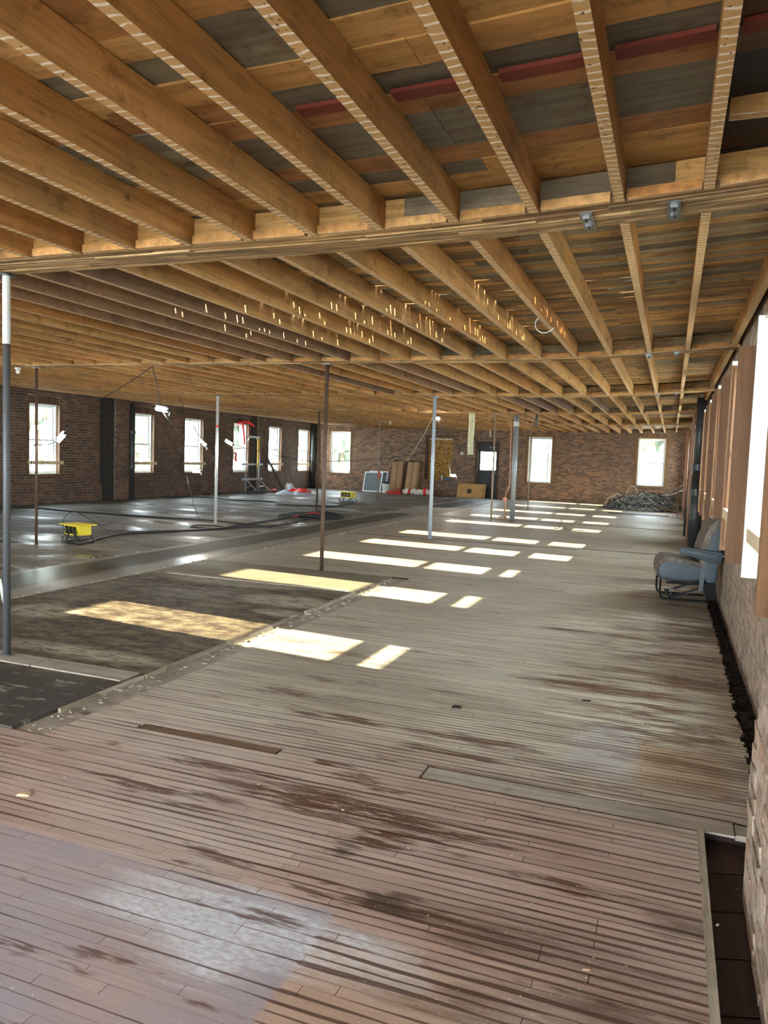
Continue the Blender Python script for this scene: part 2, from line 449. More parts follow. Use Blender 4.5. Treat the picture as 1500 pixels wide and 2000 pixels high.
    st = g.mx(st, g.blob(W, -1.75, 3.02, 0.5, 0.03), g.blob(W, -0.75, 2.86, 0.4, 0.025), g.blob(W, -1.0, 3.66, 0.25, 0.05), g.blob(W, -1.7, 3.9, 0.3, 0.05), g.blob(W, 0.25, 5.6, 0.3, 0.12), g.blob(W, -0.5, 6.9, 0.6, 0.08), g.m('MULTIPLY', g.ramp(g.noise(g.sc((0.8, 4.5, 1)), 1.3, 4, 0.7), [(0.60, 0.0), (0.65, 1.0)]), 0.9),
                g.m('MULTIPLY', g.ramp(g.noise(g.sc((1.1, 5.5, 1)), 1.1, 4, 0.7), [(0.47, 0.0), (0.54, 1.0)]), g.m('MULTIPLY', g.ss(P[0], -1.3, 0.2), g.rect(P, -3.0, 1.0, 3.9, 12.0, 0.8))))
    st = g.m('MULTIPLY', st, g.ramp(frag, [(0.42, 0.0), (0.48, 1.0)]))
    col = g.mix(g.m('MULTIPLY', st, 0.9), col, srgb(88, 58, 42))
    col = g.mix(g.m('MULTIPLY', st2, g.ramp(frag, [(0.35, 0.15), (0.6, 0.75)])), col, srgb(82, 64, 52))
    blk = g.mx(g.blob(W, -1.10, 2.57, 0.08, 0.05, 0.5), g.blob(W, -0.80, 2.33, 0.1, 0.07, 0.6))
    col = g.mix(g.m('MULTIPLY', blk, 0.8), col, srgb(64, 52, 42))
    # plaster specks
    sp = g.noise(g.pos, 85, 1, 0.5)
    col = g.mix(g.m('MULTIPLY', g.ramp(sp, [(0.735, 0.0), (0.76, 1.0)]), g.m('SUBTRACT', 1.0, g.ss(P[1], 2.2, 3.4))), col, srgb(220, 216, 208))
    wet = g.mx(st, g.m('MULTIPLY', joint, 0.5))
    ro = g.m('SUBTRACT', g.ramp(cloud, [(0.35, 0.44), (0.7, 0.6)]), g.m('MULTIPLY', wet, 0.1))
    g.bump(fine, 0.08, 0.002)
    return g.out(col, ro)


def m_tar():
    g = G('dark_adhesive_floor', 0.7, 0.3)
    P = g.xyz()
    a = g.noise(g.sc((2.5, 5.0, 1)), 1.6, 5, 0.7); b = g.noise(g.sc((14, 30, 1)), 1.0, 4, 0.7); c = g.noise(g.sc((0.7, 0.7, 1)), 1.1, 3)
    a2 = g.noise(g.sc((5, 11, 1)), 1.4, 6, 0.75)
    col = g.ramp(g.m('ADD', g.m('MULTIPLY', a, 0.6), g.m('MULTIPLY', a2, 0.4)), [(0.39, srgb(46, 38, 32)), (0.47, srgb(80, 68, 54)), (0.55, srgb(112, 100, 80)), (0.66, srgb(146, 132, 108))])
    col = g.mix(g.ramp(b, [(0.62, 0.0), (0.70, 0.6)]), col, srgb(176, 168, 150))
    col = g.mix(g.ramp(c, [(0.5, 0.0), (0.65, 0.5)]), col, srgb(110, 112, 92))
    dark = g.m('SUBTRACT', 1.0, g.ss(g.m('ADD', P[1], g.m('MULTIPLY', a, 0.15)), 3.80, 3.95))
    gp = g.mix(g.ramp(g.noise(g.sc((3, 12, 1)), 1.2, 4, 0.7), [(0.58, 0.0), (0.66, 0.7)]), srgb(70, 66, 60), srgb(176, 172, 160))
    col = g.mix(dark, col, gp)
    frg = g.noise(g.sc((4, 16, 1)), 1.2, 5, 0.8)
    pale = g.m('MULTIPLY', g.mx(g.blob(P, -3.55, 6.75, 0.5, 0.28, 0.3), g.blob(P, -5.2, 5.25, 0.35, 0.25, 0.3), g.blob(P, -3.3, 6.2, 0.3, 0.12, 0.4), g.blob(P, -4.6, 7.4, 0.8, 0.2, 0.4), g.blob(P, -3.9, 4.3, 0.7, 0.12, 0.6)), g.ramp(frg, [(0.42, 0.0), (0.52, 0.85)]))
    col = g.mix(pale, col, srgb(182, 172, 150))
    far = g.ss(P[1], 7.2, 7.6)
    col = g.mix(g.m('MULTIPLY', far, 0.55), col, srgb(140, 132, 112))
    g.bump(b, 0.4, 0.004)
    return g.out(col, g.ramp(c, [(0.4, 0.75), (0.7, 0.45)]))


def m_corridor():
    g = G('worn_walkway', 0.3, 0.4)
    P = g.xyz()
    a = g.noise(g.sc((1.0, 0.45, 1)), 1.3, 4, 0.6); b = g.noise(g.sc((20, 8, 1)), 1.0, 4, 0.7)
    e = g.m('ADD', P[0], g.m('MULTIPLY', g.m('SUBTRACT', a, 0.5), 0.35))
    dk = g.m('MULTIPLY', g.ss(e, -7.05, -6.95), g.m('SUBTRACT', 1.0, g.ss(e, -6.35, -6.2)))
    brk = g.m('SUBTRACT', 1.0, g.rect((P[0], g.m('ADD', P[1], g.m('MULTIPLY', a, 2.0))), -8.0, -5.0, 20.0, 23.3, 0.3))
    col = g.mix(g.m('MULTIPLY', dk, brk), srgb(146, 140, 126), srgb(74, 68, 58))
    col = g.mix(1.0, col, g.ramp(b, [(0.3, 0.82), (0.7, 1.12)]), 'MULTIPLY')
    wetp = g.mx(g.blob(P, -6.6, 6.9, 0.9, 1.3, 0.6), g.blob(P, -6.1, 8.6, 0.25, 0.9, 0.6))
    return g.out(col, g.m('SUBTRACT', 0.62, g.m('MULTIPLY', wetp, 0.34)))


def m_leftfloor():
    g = G('damp_plank_floor', 0.35, 0.35)
    P = g.xyz()
    rid = g.isl
    a = g.noise(g.sc((0.6, 1.6, 1)), 1.2, 5, 0.65); b = g.noise(g.sc((3, 50, 1)), 1.0, 4, 0.6); c = g.noise(g.sc((0.35, 0.8, 1)), 1.4, 4, 0.6)
    col = g.ramp(a, [(0.3, srgb(84, 77, 69)), (0.48, srgb(116, 108, 96)), (0.7, srgb(146, 138, 124))])
    col = g.mix(1.0, col, g.ramp(b, [(0.3, 0.8), (0.7, 1.12)]), 'MULTIPLY')
    col = g.mix(1.0, col, g.ramp(rid, [(0.0, 0.85), (1.0, 1.1)]), 'MULTIPLY')
    fr = g.m('FRACT', g.m('DIVIDE', P[1], 0.084))
    ln = g.m('MULTIPLY', g.ss(g.m('ABSOLUTE', g.m('SUBTRACT', fr, 0.5)), 0.42, 0.5), g.ramp(c, [(0.4, 0.2), (0.6, 0.8)]))
    col = g.mix(ln, col, srgb(66, 54, 46))
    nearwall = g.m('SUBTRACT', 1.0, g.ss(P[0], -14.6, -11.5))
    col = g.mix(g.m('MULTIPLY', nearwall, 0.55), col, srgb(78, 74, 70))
    br = g.ramp(g.noise(g.sc((0.5, 2.0, 1)), 1.7, 3), [(0.56, 0.0), (0.64, 0.6)])
    col = g.mix(g.m('MULTIPLY', br, 0.7), col, srgb(92, 66, 52))
    rough = g.ramp(c, [(0.36, 0.22), (0.43, 0.45), (0.55, 0.7)])
    g.bump(b, 0.12, 0.002)
    return g.out(col, rough)


def m_leaf():
    g = G('foliage', 0.9, 0.1)
    n = g.noise(g.pos, 1.5, 5, 0.7)
    return g.out(g.ramp(n, [(0.3, srgb(56, 62, 52)), (0.6, srgb(96, 102, 88)), (0.8, srgb(140, 144, 128))]))


def m_osb():
    g = G('osb_board', 0.8, 0.2)
    n = g.t.nodes.new('ShaderNodeTexVoronoi'); g.ln(g.sc((10, 10, 22)), n.inputs['Vector']); n.inputs['Scale'].default_value = 1.6
    c = g.xyz(n.outputs['Color'])
    return g.out(g.ramp(c[0], [(0.0, srgb(112, 78, 36)), (0.5, srgb(160, 118, 60)), (1.0, srgb(196, 156, 92))]))


def m_ground():
    g = G('pale_ground', 0.95, 0.1)
    n = g.noise(g.pos, 0.3, 4)
    return g.out(g.ramp(n, [(0.3, srgb(170, 172, 160)), (0.7, srgb(214, 214, 208))]))


MT['fabric'] = m_chair_fabric()
MT['glass'] = m_glass()
MT['brick_left'] = m_brick('dark_brown_brick', [srgb(104, 82, 68), srgb(92, 72, 62), srgb(118, 88, 72), srgb(98, 78, 66), srgb(122, 92, 72), srgb(88, 72, 62), srgb(128, 98, 80)], 0.55, 0.15)
MT['brick_far'] = m_brick('weathered_brown_brick', [srgb(142, 108, 86), srgb(120, 90, 72), srgb(152, 112, 84), srgb(116, 90, 74), srgb(140, 108, 88), srgb(104, 82, 70), srgb(166, 120, 88)], 0.25, 0.25)
MT['brick_right'] = m_brick('rough_pale_brick', [srgb(150, 124, 104), srgb(140, 120, 102), srgb(160, 128, 104), srgb(132, 114, 98), srgb(164, 140, 118)], 0.3, 0.5, 0.75)
MT['mortar_left'] = m_mortar('grey_brown_mortar', srgb(150, 134, 116))
MT['mortar_far'] = m_mortar('pale_mortar', srgb(164, 150, 130))
MT['mortar_right'] = m_brick('smeared_mortar', [srgb(156, 140, 122), srgb(160, 144, 126)], 0.3, 0.5, 0.75)
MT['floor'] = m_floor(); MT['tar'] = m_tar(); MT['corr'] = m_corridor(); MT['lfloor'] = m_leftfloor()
MT['subfloor'] = wood('dark_subfloor', [srgb(66, 52, 44), srgb(58, 44, 38), srgb(76, 58, 50)], 1, grime=0.5)
MT['soil'] = plain('dark_rubble', srgb(44, 42, 42), 0.95, var=0.35, scale=40)
MT['crumb'] = plain('plaster_crumbs', srgb(178, 168, 146), 0.9, var=0.25, scale=12)
MT['membrane'] = plain('roof_felt', srgb(40, 40, 42), 0.95)
MT['leaf'] = m_leaf(); MT['osb'] = m_osb(); MT['ground'] = m_ground()
MT['edgewood'] = wood('bleached_board', [srgb(176, 166, 146), srgb(156, 144, 124)], 1, grime=0.3)
MT['greyply'] = wood('grey_board', [srgb(170, 160, 144)], 0, grime=0.4)
MT['brownstrip'] = wood('bare_board', [srgb(124, 100, 78)], 0, grime=0.3)

# ================================================================== SETTING
# ---------------------------------------------------------------- walls
class Wall:
    """o origin, ux along the wall, n toward the room (2-D); su flips u so the frame stays right-handed"""
    def __init__(s, o, ux, n):
        s.o = Vector((o[0], o[1], 0)); ux = Vector((ux[0], ux[1], 0)); n = Vector((n[0], n[1], 0))
        s.su = 1 if ux.cross(n).z > 0 else -1
        x = ux * s.su
        s.M = Matrix(((x.x, n.x, 0, o[0]), (x.y, n.y, 0, o[1]), (0, 0, 1, 0), (0, 0, 0, 1)))

    def mb(s): return MB(s.M)

    def box(s, mb, u0, u1, d0, d1, z0, z1, m=0):
        a, b = sorted((s.su * u0, s.su * u1)); return mb.box(a, b, d0, d1, z0, z1, m)

    def P(s, u, d, z): return s.M @ Vector((s.su * u, d, z))


WL = Wall((XL, 0), (0, 1), (1, 0))
WR = Wall((XW, 0), (0, 1), (-1, 0))
WF = Wall((-14.76, 30.26), (0.9978, -0.0665), (-0.0665, -0.9978))


def core(w, name, u0, u1, z0, z1, th, openings, mat, sagtop=None):
    mb = w.mb()
    us = sorted({u0, u1} | {o[0] for o in openings} | {o[1] for o in openings})
    for a, b in zip(us, us[1:]):
        spans = [(z0, z1)]
        for o in openings:
            if o[0] < (a + b) / 2 < o[1]:
                ns = []
                for p, q in spans:
                    if o[2] > p: ns.append((p, min(q, o[2])))
                    if o[3] < q: ns.append((max(p, o[3]), q))
                spans = ns
        for p, q in spans:
            if q - p > 1e-4: w.box(mb, a, b, -th, 0, p, q)
    o = mb.build(name, mat); o['kind'] = 'structure'
    return o


def lay_bricks(w, parent, u0, u1, z0, z1, openings, mat, near, seed, limit=300, rough=0.0, bl=0.203, ch=0.07, d0=0.0, arch=True):
    r = random.Random(seed)
    joint = 0.013; cells = []
    z = z0; k = 0
    while z < z1 - 0.02:
        zt = min(z + ch - joint, z1)
        free = [(u0, u1)]
        for o in openings:
            top = o[3] + (0.20 if arch else 0)
            if o[2] < (z + zt) / 2 < top:
                e = 0.02 if (z + zt) / 2 > o[3] else 0.0
                nf = []
                for p, q in free:
                    if o[0] - e > p and o[0] - e < q: nf.append((p, o[0] - e))
                    if o[1] + e < q and o[1] + e > p: nf.append((o[1] + e, q))
                    if o[1] + e <= p or o[0] - e >= q: nf.append((p, q))
                free = nf
        header = (k % 6 == 5)
        L = bl / 2 if header else bl
        off = (k % 2) * L / 2 + r.uniform(-0.01, 0.01)
        for p, q in free:
            i = math.floor((p - off) / L)
            while off + i * L < q:
                a = max(p, off + i * L); b = min(q, off + (i + 1) * L - joint)
                if b - a > 0.025: cells.append((a, b, z, zt))
                i += 1
        z += ch; k += 1
    if arch:
        for o in openings:
            if o[3] > z1 - 0.1: continue
            n = max(3, round((o[1] - o[0] + 0.04) / 0.07))
            for i in range(n):
                a = o[0] - 0.02 + i * (o[1] - o[0] + 0.04) / n
                t = (i + 0.5) / n * 2 - 1
                rise = 0.03 * (1 - t * t)
                cells.append((a, a + (o[1] - o[0] + 0.04) / n - 0.01, o[3] + rise, o[3] + 0.165 + rise))
    cells.sort(key=near)
    # the nearest ones are bricks of their own and share eight meshes
    var = {}
    stuff = w.mb()
    for n, (a, b, p, q) in enumerate(cells):
        pr = r.uniform(0.003, 0.011) if rough == 0 else r.uniform(0.0005, rough)
        if n < limit:
            key = (round((b - a) / 0.02), round((q - p) / 0.01), r.randrange(3))
            if key not in var:
                j = lambda s_=0.004: r.uniform(-s_, s_)
                L = key[0] * 0.02 or 0.02; Hh = q - p; m = MB(); y = 0.011
                hx = L / 2; hz = Hh / 2
                pts = [(-hx, -.02, -hz), (hx, -.02, -hz), (hx + j(), y + j(), -hz + j()), (-hx + j(), y + j(), -hz + j()),
                       (-hx, -.02, hz), (hx, -.02, hz), (hx + j(), y + j(), hz + j()), (-hx + j(), y + j(), hz + j())]
                m.hexa(pts)
                var[key] = m.mesh('brick', mat)
            o = bpy.data.objects.new('brick', var[key]); COL.objects.link(o); o.parent = parent
            o.matrix_local = w.M @ Matrix.Translation((w.su * (a + b) / 2, d0 + pr - 0.011, (p + q) / 2)) @ Matrix.Rotation(r.uniform(-.012, .012), 4, 'Y')
        else:
            w.box(stuff, a, b, d0 - 0.01, d0 + pr, p, q)
    if stuff.v: stuff.build('brick_courses', mat, parent, kind='stuff')


def window(num, w, u0, u1, z0, z1, depth=0.14, casing='casing', rail=None, upper_tint=None, jambs=True, cas_w=0.055, proud=0.02):
    t = empty('window_%d' % num); t['kind'] = 'structure'
    fr = w.mb(); f = 0.045
    # frame lines the opening from the glass plane to the room side
    w.box(fr, u0, u0 + f, -depth - 0.07, -depth + 0.06, z0, z1); w.box(fr, u1 - f, u1, -depth - 0.07, -depth + 0.06, z0, z1)
    w.box(fr, u0 + f, u1 - f, -depth - 0.07, -depth + 0.06, z0, z0 + f); w.box(fr, u0 + f, u1 - f, -depth - 0.07, -depth + 0.06, z1 - f, z1)
    fr.build('frame', MT['vinyl'], t)
    zm = (z0 + z1) / 2 - 0.02
    for nm, a, b, d in (('upper_sash', zm - 0.02, z1 - f, -depth - 0.03), ('lower_sash', z0 + f, zm + 0.02, -depth)):
        m = w.mb(); s = 0.042; ua = u0 + f; ub = u1 - f
        w.box(m, ua, ua + s, d - .015, d + .015, a, b); w.box(m, ub - s, ub, d - .015, d + .015, a, b)
        w.box(m, ua + s, ub - s, d - .015, d + .015, a, a + s); w.box(m, ua + s, ub - s, d - .015, d + .015, b - s, b)
        so = m.build(nm, MT['vinyl'], t)
        g = w.mb(); w.box(g, ua + s, ub - s, d - .003, d + .003, a + s, b - s); g.build('pane', MT['glass'], so)
    if casing:
        c = w.mb(); k = cas_w
        w.box(c, u0 - k, u0 + .008, -depth + .06, proud, z0 - .02, z1 + k * .6); w.box(c, u1 - .008, u1 + k, -depth + .06, proud, z0 - .02, z1 + k * .6)
        w.box(c, u0 + .008, u1 - .008, -depth + .06, proud, z1 - .008, z1 + k * .6)
        c.build('casing', MT[casing], t)
        s = w.mb(); w.box(s, u0 - k * .5, u1 + k * .5, -depth + .06, proud + .012, z0 - .045, z0 - .02 + .022); s.build('sill', MT[casing], t)
    if rail:
        m = w.mb(); w.box(m, rail[0], rail[1], rail[2], rail[2] + .035, rail[3], rail[4]); m.build('guard_rail', MT['newwood'], t)
    return t


# left wall
LWIN = [(14.42, 15.42), (18.24, 19.24), (20.80, 21.84), (23.72, 24.76), (26.28, 27.32), (28.81, 29.88)]
LOP = [(a, b, 0.74, 2.52) for a, b in LWIN]
wall_left = core(WL, 'wall_left', -5, 30.6, -0.15, 3.06, 0.4, LOP, MT['mortar_left'])
lay_bricks(WL, wall_left, 12.0, 17.0, 0.0, 3.04, LOP, MT['brick_left'], lambda c: abs(c[0] - 14.9) * 0.7 + abs(c[2] - 1.4), 11)
lay_bricks(WL, wall_left, 18.22, 30.2, 0.0, 3.04, LOP, MT['brick_left'], lambda c: c[0], 12, limit=0)
m = WL.mb()
WL.box(m, 17.0, 17.42, 0, 0.05, 0.0, 3.0); WL.box(m, 16.9, 17.0, 0.0, 0.03, 0.45, 3.0)
WL.box(m, 24.92, 25.3, 0, 0.06, 0.0, 3.0)
m.build('painted_chase', plain('soot_black_paint', srgb(48, 41, 36), 0.8, var=0.3), wall_left)
for a, b, dd in ((17.42, 18.0, 0.10), (25.3, 26.0, 0.10)):
    m = WL.mb(); WL.box(m, a, b, 0, dd, 0, 3.0); pil = m.build('pilaster', MT['mortar_left'], wall_left)
    lay_bricks(WL, pil, a, b, 0, 3.0, [], MT['brick_left'], lambda c: -c[2], 21, limit=0, d0=dd)
m = WL.mb(); WL.box(m, 14.3, 18.6, 0.0, 0.12, 2.86, 2.97); m.build('steel_lintel', MT['pipe_black'], wall_left)
for i, (a, b) in enumerate(LWIN):
    window(i + 1, WL, a, b, 0.74, 2.52, casing='leftcasing', rail=None if i == 3 else (a - 0.05, b + 0.10, 0.025, 1.0, 1.09))

# far wall
FOP = [(0.79, 1.81, 0.72, 2.52), (5.26, 6.44, 0.61, 2.44), (7.42, 8.40, 0.0, 2.24), (9.54, 10.47, 0.67, 2.46), (13.60, 14.56, 0.74, 2.49)]
wall_back = core(WF, 'wall_far', -0.4, 15.9, -0.15, 3.06, 0.4, FOP, MT['mortar_far'])
lay_bricks(WF, wall_back, 0.0, 15.4, 0.0, 3.0, FOP, MT['brick_far'], lambda c: abs(c[0] - 12.2) * 0.8 + abs(c[2] - 1.3), 13)
window(7, WF, 0.79, 1.81, 0.72, 2.52)
window(8, WF, 13.60, 14.56, 0.74, 2.49, cas_w=0.11)
# window behind a venetian blind
t9 = window(9, WF, 9.54, 10.47, 0.67, 2.46, cas_w=0.11)
m = WF.mb(); WF.box(m, 9.58, 10.43, -0.075, -0.03, 2.40, 2.455); m.build('blind_headrail', MT['white'], t9)
sl = MB(); sl.box(-0.42, 0.42, -0.024, 0.024, -0.0012, 0.0012)
slat_me = sl.mesh('slat', MT['white'])
z = 2.38
while z > 0.80:
    o = bpy.data.objects.new('slat', slat_me); COL.objects.link(o); o.parent = t9
    o.matrix_local = WF.M @ Matrix.Translation((WF.su * 10.005, -0.052, z)) @ Matrix.Rotation(math.radians(-58), 4, 'X')
    z -= 0.046
for u in (9.66, 10.30):
    m = WF.mb(); WF.box(m, u, u + 0.025, -0.028, -0.024, 0.72, 2.42); m.build('blind_tape', MT['canvas'], t9)
m = WF.mb(); WF.box(m, 9.6, 10.4, -0.07, -0.03, 0.70, 0.735); m.build('blind_bottom_rail', MT['white'], t9)
# boarded-up opening
t10 = empty('window_10'); t10['kind'] = 'structure'
m = WF.mb(); WF.box(m, 5.26, 6.44, -0.16, -0.138, 0.61, 2.44); m.build('osb_panel', MT['osb'], t10)
m = WF.mb(); WF.box(m, 5.26, 5.36, -0.138, 0.01, 0.61, 2.44); WF.box(m, 5.36, 6.44, -0.138, 0.01, 2.36, 2.44); m.build('casing', MT['darkcasing'], t10)
m = WF.mb(); WF.box(m, 5.36, 6.42, -0.138, -0.11, 2.26, 2.30); m.build('white_batten', MT['white'], t10)
# door
d1 = empty('door_1'); d1['kind'] = 'structure'
m = WF.mb(); WF.box(m, 7.42, 7.52, -0.2, 0.015, 0, 2.24); WF.box(m, 8.32, 8.40, -0.2, 0.015, 0, 2.24); WF.box(m, 7.52, 8.32, -0.2, 0.015, 2.10, 2.24)
m.build('door_frame', MT['darkcasing'], d1)
m = WF.mb(); da, db = 7.52, 8.32
WF.box(m, da, da + .08, -0.13, -0.09, 0.0, 2.10); WF.box(m, db - .08, db, -0.13, -0.09, 0.0, 2.10)
WF.box(m, da + .08, db - .08, -0.13, -0.09, 1.82, 2.10); WF.box(m, da + .08, db - .08, -0.13, -0.09, 0.94, 1.10); WF.box(m, da + .08, db - .08, -0.13, -0.09, 0.0, 0.2)
WF.box(m, da + .08, db - .08, -0.12, -0.10, 0.2, 0.94)
leaf = m.build('door_leaf', MT['doorpaint'], d1)
for q in ((0.24, 0.44), (0.5, 0.68), (0.73, 0.91)):
    m = WF.mb(); WF.box(m, da + .12, db - .12, -0.1, -0.088, *q); m.build('door_panel', MT['doorpaint'], leaf)
m = WF.mb(); WF.box(m, da + .08, db - .08, -0.114, -0.108, 1.10, 1.82); m.build('pane', MT['glass'], leaf)
m = WF.mb(); m.tube([(WF.su * 8.24, -0.088, 1.0), (WF.su * 8.24, -0.03, 1.0)], 0.025, 10); m.build('door_knob', MT['steel'], leaf)
m = WF.mb(); WF.box(m, 7.95, 8.2, -0.088, -0.05, 1.97, 2.02); m.build('door_closer', MT['steel'], leaf)
m = WF.mb(); WF.box(m, 7.8, 8.0, -0.07, -0.06, 2.06, 2.075); m.build('closer_arm', MT['steel'], leaf)

# right wall
RC = [4.98, 7.45, 9.72, 11.87, 13.88, 17.2, 19.58, 22.2, 25.2, 28.3]
ROP = [(c - 0.42, c + 0.42, 0.80, 2.47) for c in RC]
wall_right = core(WR, 'wall_right', -5, 29.6, -0.15, 3.06, 0.26, ROP, MT['mortar_right'])
lay_bricks(WR, wall_right, 3.2, 29.2, -0.1, 3.0, ROP, MT['brick_right'], lambda c: c[0] + abs(c[2] - 0.6) * 0.8, 14, rough=0.004)
for i, c in enumerate(RC):
    num = 11 + i
    t = window(num, WR, c - 0.42, c + 0.42, 0.80, 2.47, depth=0.17, casing=None)
    m = WR.mb(); WR.box(m, c - 0.42, c + 0.42, -0.11, 0.0, 0.775, 0.80); m.build('sill', MT['edgewood'], t)
    m = WR.mb(); WR.box(m, c - 0.55, c - 0.50, 0.0, 0.14, 0.72, 2.50); m.build('casing_board', MT['trimwood'], t)
    m = WR.mb(); WR.box(m, c - 0.50, c - 0.455, 0.0, 0.05, 0.72, 2.50); m.build('casing_board', MT['trimwood'], t)
    if i == 0:
        m = WR.mb(); WR.box(m, c + 0.40, c + 0.43, -0.12, 0.14, 0.80, 2.47); WR.box(m, c - 0.42, c + 0.40, -0.12, 0.10, 2.44, 2.47)
        m.build('jamb_lining', MT['vinylside'], t)
        m = WR.mb(); WR.box(m, c + 0.365, c + 0.40, -0.10, -0.05, 0.83, 2.40); m.build('sash_stop', MT['vinylside'], t)
    else:
        m = WR.mb(); WR.box(m, c + 0.43, c + 0.475, 0.0, 0.13, 0.72, 2.46); m.build('casing_board', MT['trimwood'], t)
        m = WR.mb(); WR.box(m, c + 0.405, c + 0.43, -0.11, 0.10, 0.80, 2.44); m.build('casing_board', MT['trimwood'], t)
        m = WR.mb(); WR.box(m, c + 0.395, c + 0.47, 0.06, 0.125, 2.461, 2.50); m.build('blind_bracket', MT['white'], t)
    m = WR.mb(); WR.box(m, c - 0.495, c + (0.395 if i == 0 else 0.425), 0.09, 0.125, 1.035, 1.125); m.build('guard_rail', MT['newwood'], t)
    for q in range(5 if i < 3 else 0):
        m = WR.mb(); WR.box(m, c - 0.62, c - 0.60, 0.0, 0.022, 0.9 + q * 0.36, 0.906 + q * 0.36); m.build('nail', MT['steel'], t)
# pilasters beyond the fifth window
for a, b, dd in ((15.75, 16.35, 0.16), (23.6, 24.1, 0.12)):
    m = WR.mb(); WR.box(m, a, b, 0, dd, -0.1, 3.0); pil = m.build('pilaster', MT['mortar_right'], wall_right)
    lay_bricks(WR, pil, a, b, -0.1, 3.0, [], MT['brick_right'], lambda c: -c[2], 22, limit=0, d0=dd)
# broken pier close to the camera, standing proud of the wall
pr = MB(); prof = [(-4.0, -0.12), (3.0, -0.12), (2.99, 0.5), (2.78, 0.93), (2.62, 1.30), (2.60, 1.75), (-4.0, 1.75)]
vs = [(0.335, y, z) for y, z in prof] + [(0.62, y, z) for y, z in prof]
n = len(prof)
pr.add(vs, [tuple(range(n)), tuple(range(2 * n - 1, n - 1, -1))] + [(i, i + n, (i + 1) % n + n, (i + 1) % n) for i in range(n)])
pier = pr.build('pier', MT['mortar_right'], wall_right)
WP = Wall((0.335, 0), (0, 1), (-1, 0))
rb = random.Random(5); k = 0; z = -0.1
bv = []
for q in range(6):
    m = MB(); j = lambda s_=0.004: rb.uniform(-s_, s_)
    L, D, Hh = 0.099 if q < 4 else 0.05, 0.004, 0.032
    m.hexa([(-L + j(), -.02, -Hh + j()), (L + j(), -.02, -Hh + j()), (L + j(), D + j(), -Hh + j()), (-L + j(), D + j(), -Hh + j()),
            (-L + j(), -.02, Hh + j()), (L + j(), -.02, Hh + j()), (L + j(), D + j(), Hh + j()), (-L + j(), D + j(), Hh + j())])
    bv.append(m.mesh('brick', MT['brick_right']))
while z < 1.7:
    lim = 3.0 if z < 0.5 else (3.0 - (z - 0.5) * 0.49 if z < 0.93 else 2.75 - (z - 0.93) * 0.3)
    y = lim - 0.10
    while y > 1.2:
        o = bpy.data.objects.new('brick', rb.choice(bv)); COL.objects.link(o); o.parent = pier
        o.matrix_local = WP.M @ Matrix.Translation((y, rb.uniform(-0.004, 0.003), z + 0.03)) @ Matrix.Rotation(rb.uniform(-.04, .04), 4, 'Y')
        y -= 0.208
    z += 0.071; k += 1

# wall behind the camera with the open windows that light the near floor
WB = Wall((-14.8, -3.2), (1, 0), (0, 1))
wall_behind = core(WB, 'wall_behind', -0.3, 15.6, -0.15, 3.06, 0.3, [(1.5, 3.5, .6, 2.6), (4.5, 7, .6, 2.6), (7.6, 10.0, .3, 2.6), (10.3, 12.6, .3, 2.6), (12.9, 15.2, .3, 2.6)], MT['mortar_left'])

# ---------------------------------------------------------------- floor
fl = MB()
fl.box(-15.0, 0.19, -5.2, 3.42, -0.14, -0.012); fl.box(-15.0, 0.43, 3.42, 30.6, -0.14, -0.012)
floor = fl.build('floor', MT['subfloor']); floor['kind'] = 'structure'


def fbox(name, x0, x1, y0, y1, z0, z1, mat):
    return MB().box(x0, x1, y0, y1, z0, z1).build(name, MT[mat], floor)


fbox('subfloor', 0.19, 0.62, -5.2, 30.0, -0.16, -0.10, 'subfloor')
rf = random.Random(3)


def fy(x): return 30.26 - 0.0665 * (x + 14.76)


def intervals(y):
    if y < 2.98: iv = [(-5.6, 0.21)]
    elif y < 3.40: iv = [(-2.97, 0.21)]
    elif y < 8.8: iv = [(-2.95, 0.462)]
    else: iv = [(-5.83, 0.462 if y < 15 else 0.42)]
    cuts = []
    if 3.335 < y < 3.475: cuts.append((-1.03, 0.6))
    if 3.26 < y < 3.37: cuts.append((-2.62, -1.76))
    for c in cuts:
        ni = []
        for a, b in iv:
            if c[0] > a: ni.append((a, min(b, c[0])))
            if c[1] < b: ni.append((max(a, c[1]), b))
        iv = ni
    return iv


BW = 0.042
lens = [0.35, 0.5, 0.65, 0.85, 1.1, 1.4, 1.8]
bmesh_cache = {}
stuff = MB(); nind = 0
row = int(1.30 / BW); y = row * BW
while y < 29.6:
    yc = y + BW / 2
    for a, b in intervals(yc):
        x = b + (rf.uniform(-0.02, 0.008) if yc > 3.5 else 0)
        while x - a > 0.05:
            L = rf.choice(lens)
            if x - L < a + 0.12: L = x - a
            dz = rf.uniform(-0.0004, 0.0004)
            if y + BW < fy(x):
                if nind < 300 and yc > 1.45 and L in lens and x > -3.4 * min(1, yc / 3) - 0.6:
                    if L not in bmesh_cache:
                        bmesh_cache[L] = MB().box(-L + 0.0012, -0.0012, 0.0002, BW - 0.0002, -0.012, 0).mesh('floor_board', MT['floor'])
                    o = bpy.data.objects.new('floor_board', bmesh_cache[L]); COL.objects.link(o)
                    o.parent = floor; o.location = (x, y, dz); nind += 1
                else:
                    stuff.box(x - L + 0.0012, x - 0.0012, y + 0.0002, y + BW - 0.0002, -0.012, dz)
            x -= L
    y += BW
stuff.build('floor_strips', MT['floor'], floor, kind='stuff')
fbox('bare_board', -2.60, -1.78, 3.265, 3.36, -0.012, -0.004, 'brownstrip')
fbox('patch_board', -1.02, 0.33, 3.34, 3.468, -0.012, -0.003, 'greyply')
fbox('patch_board', 0.335, 0.50, 3.36, 3.46, -0.03, -0.006, 'greyply')
fbox('end_board', 0.185, 0.212, 1.3, 3.34, -0.012, 0.004, 'edgewood')
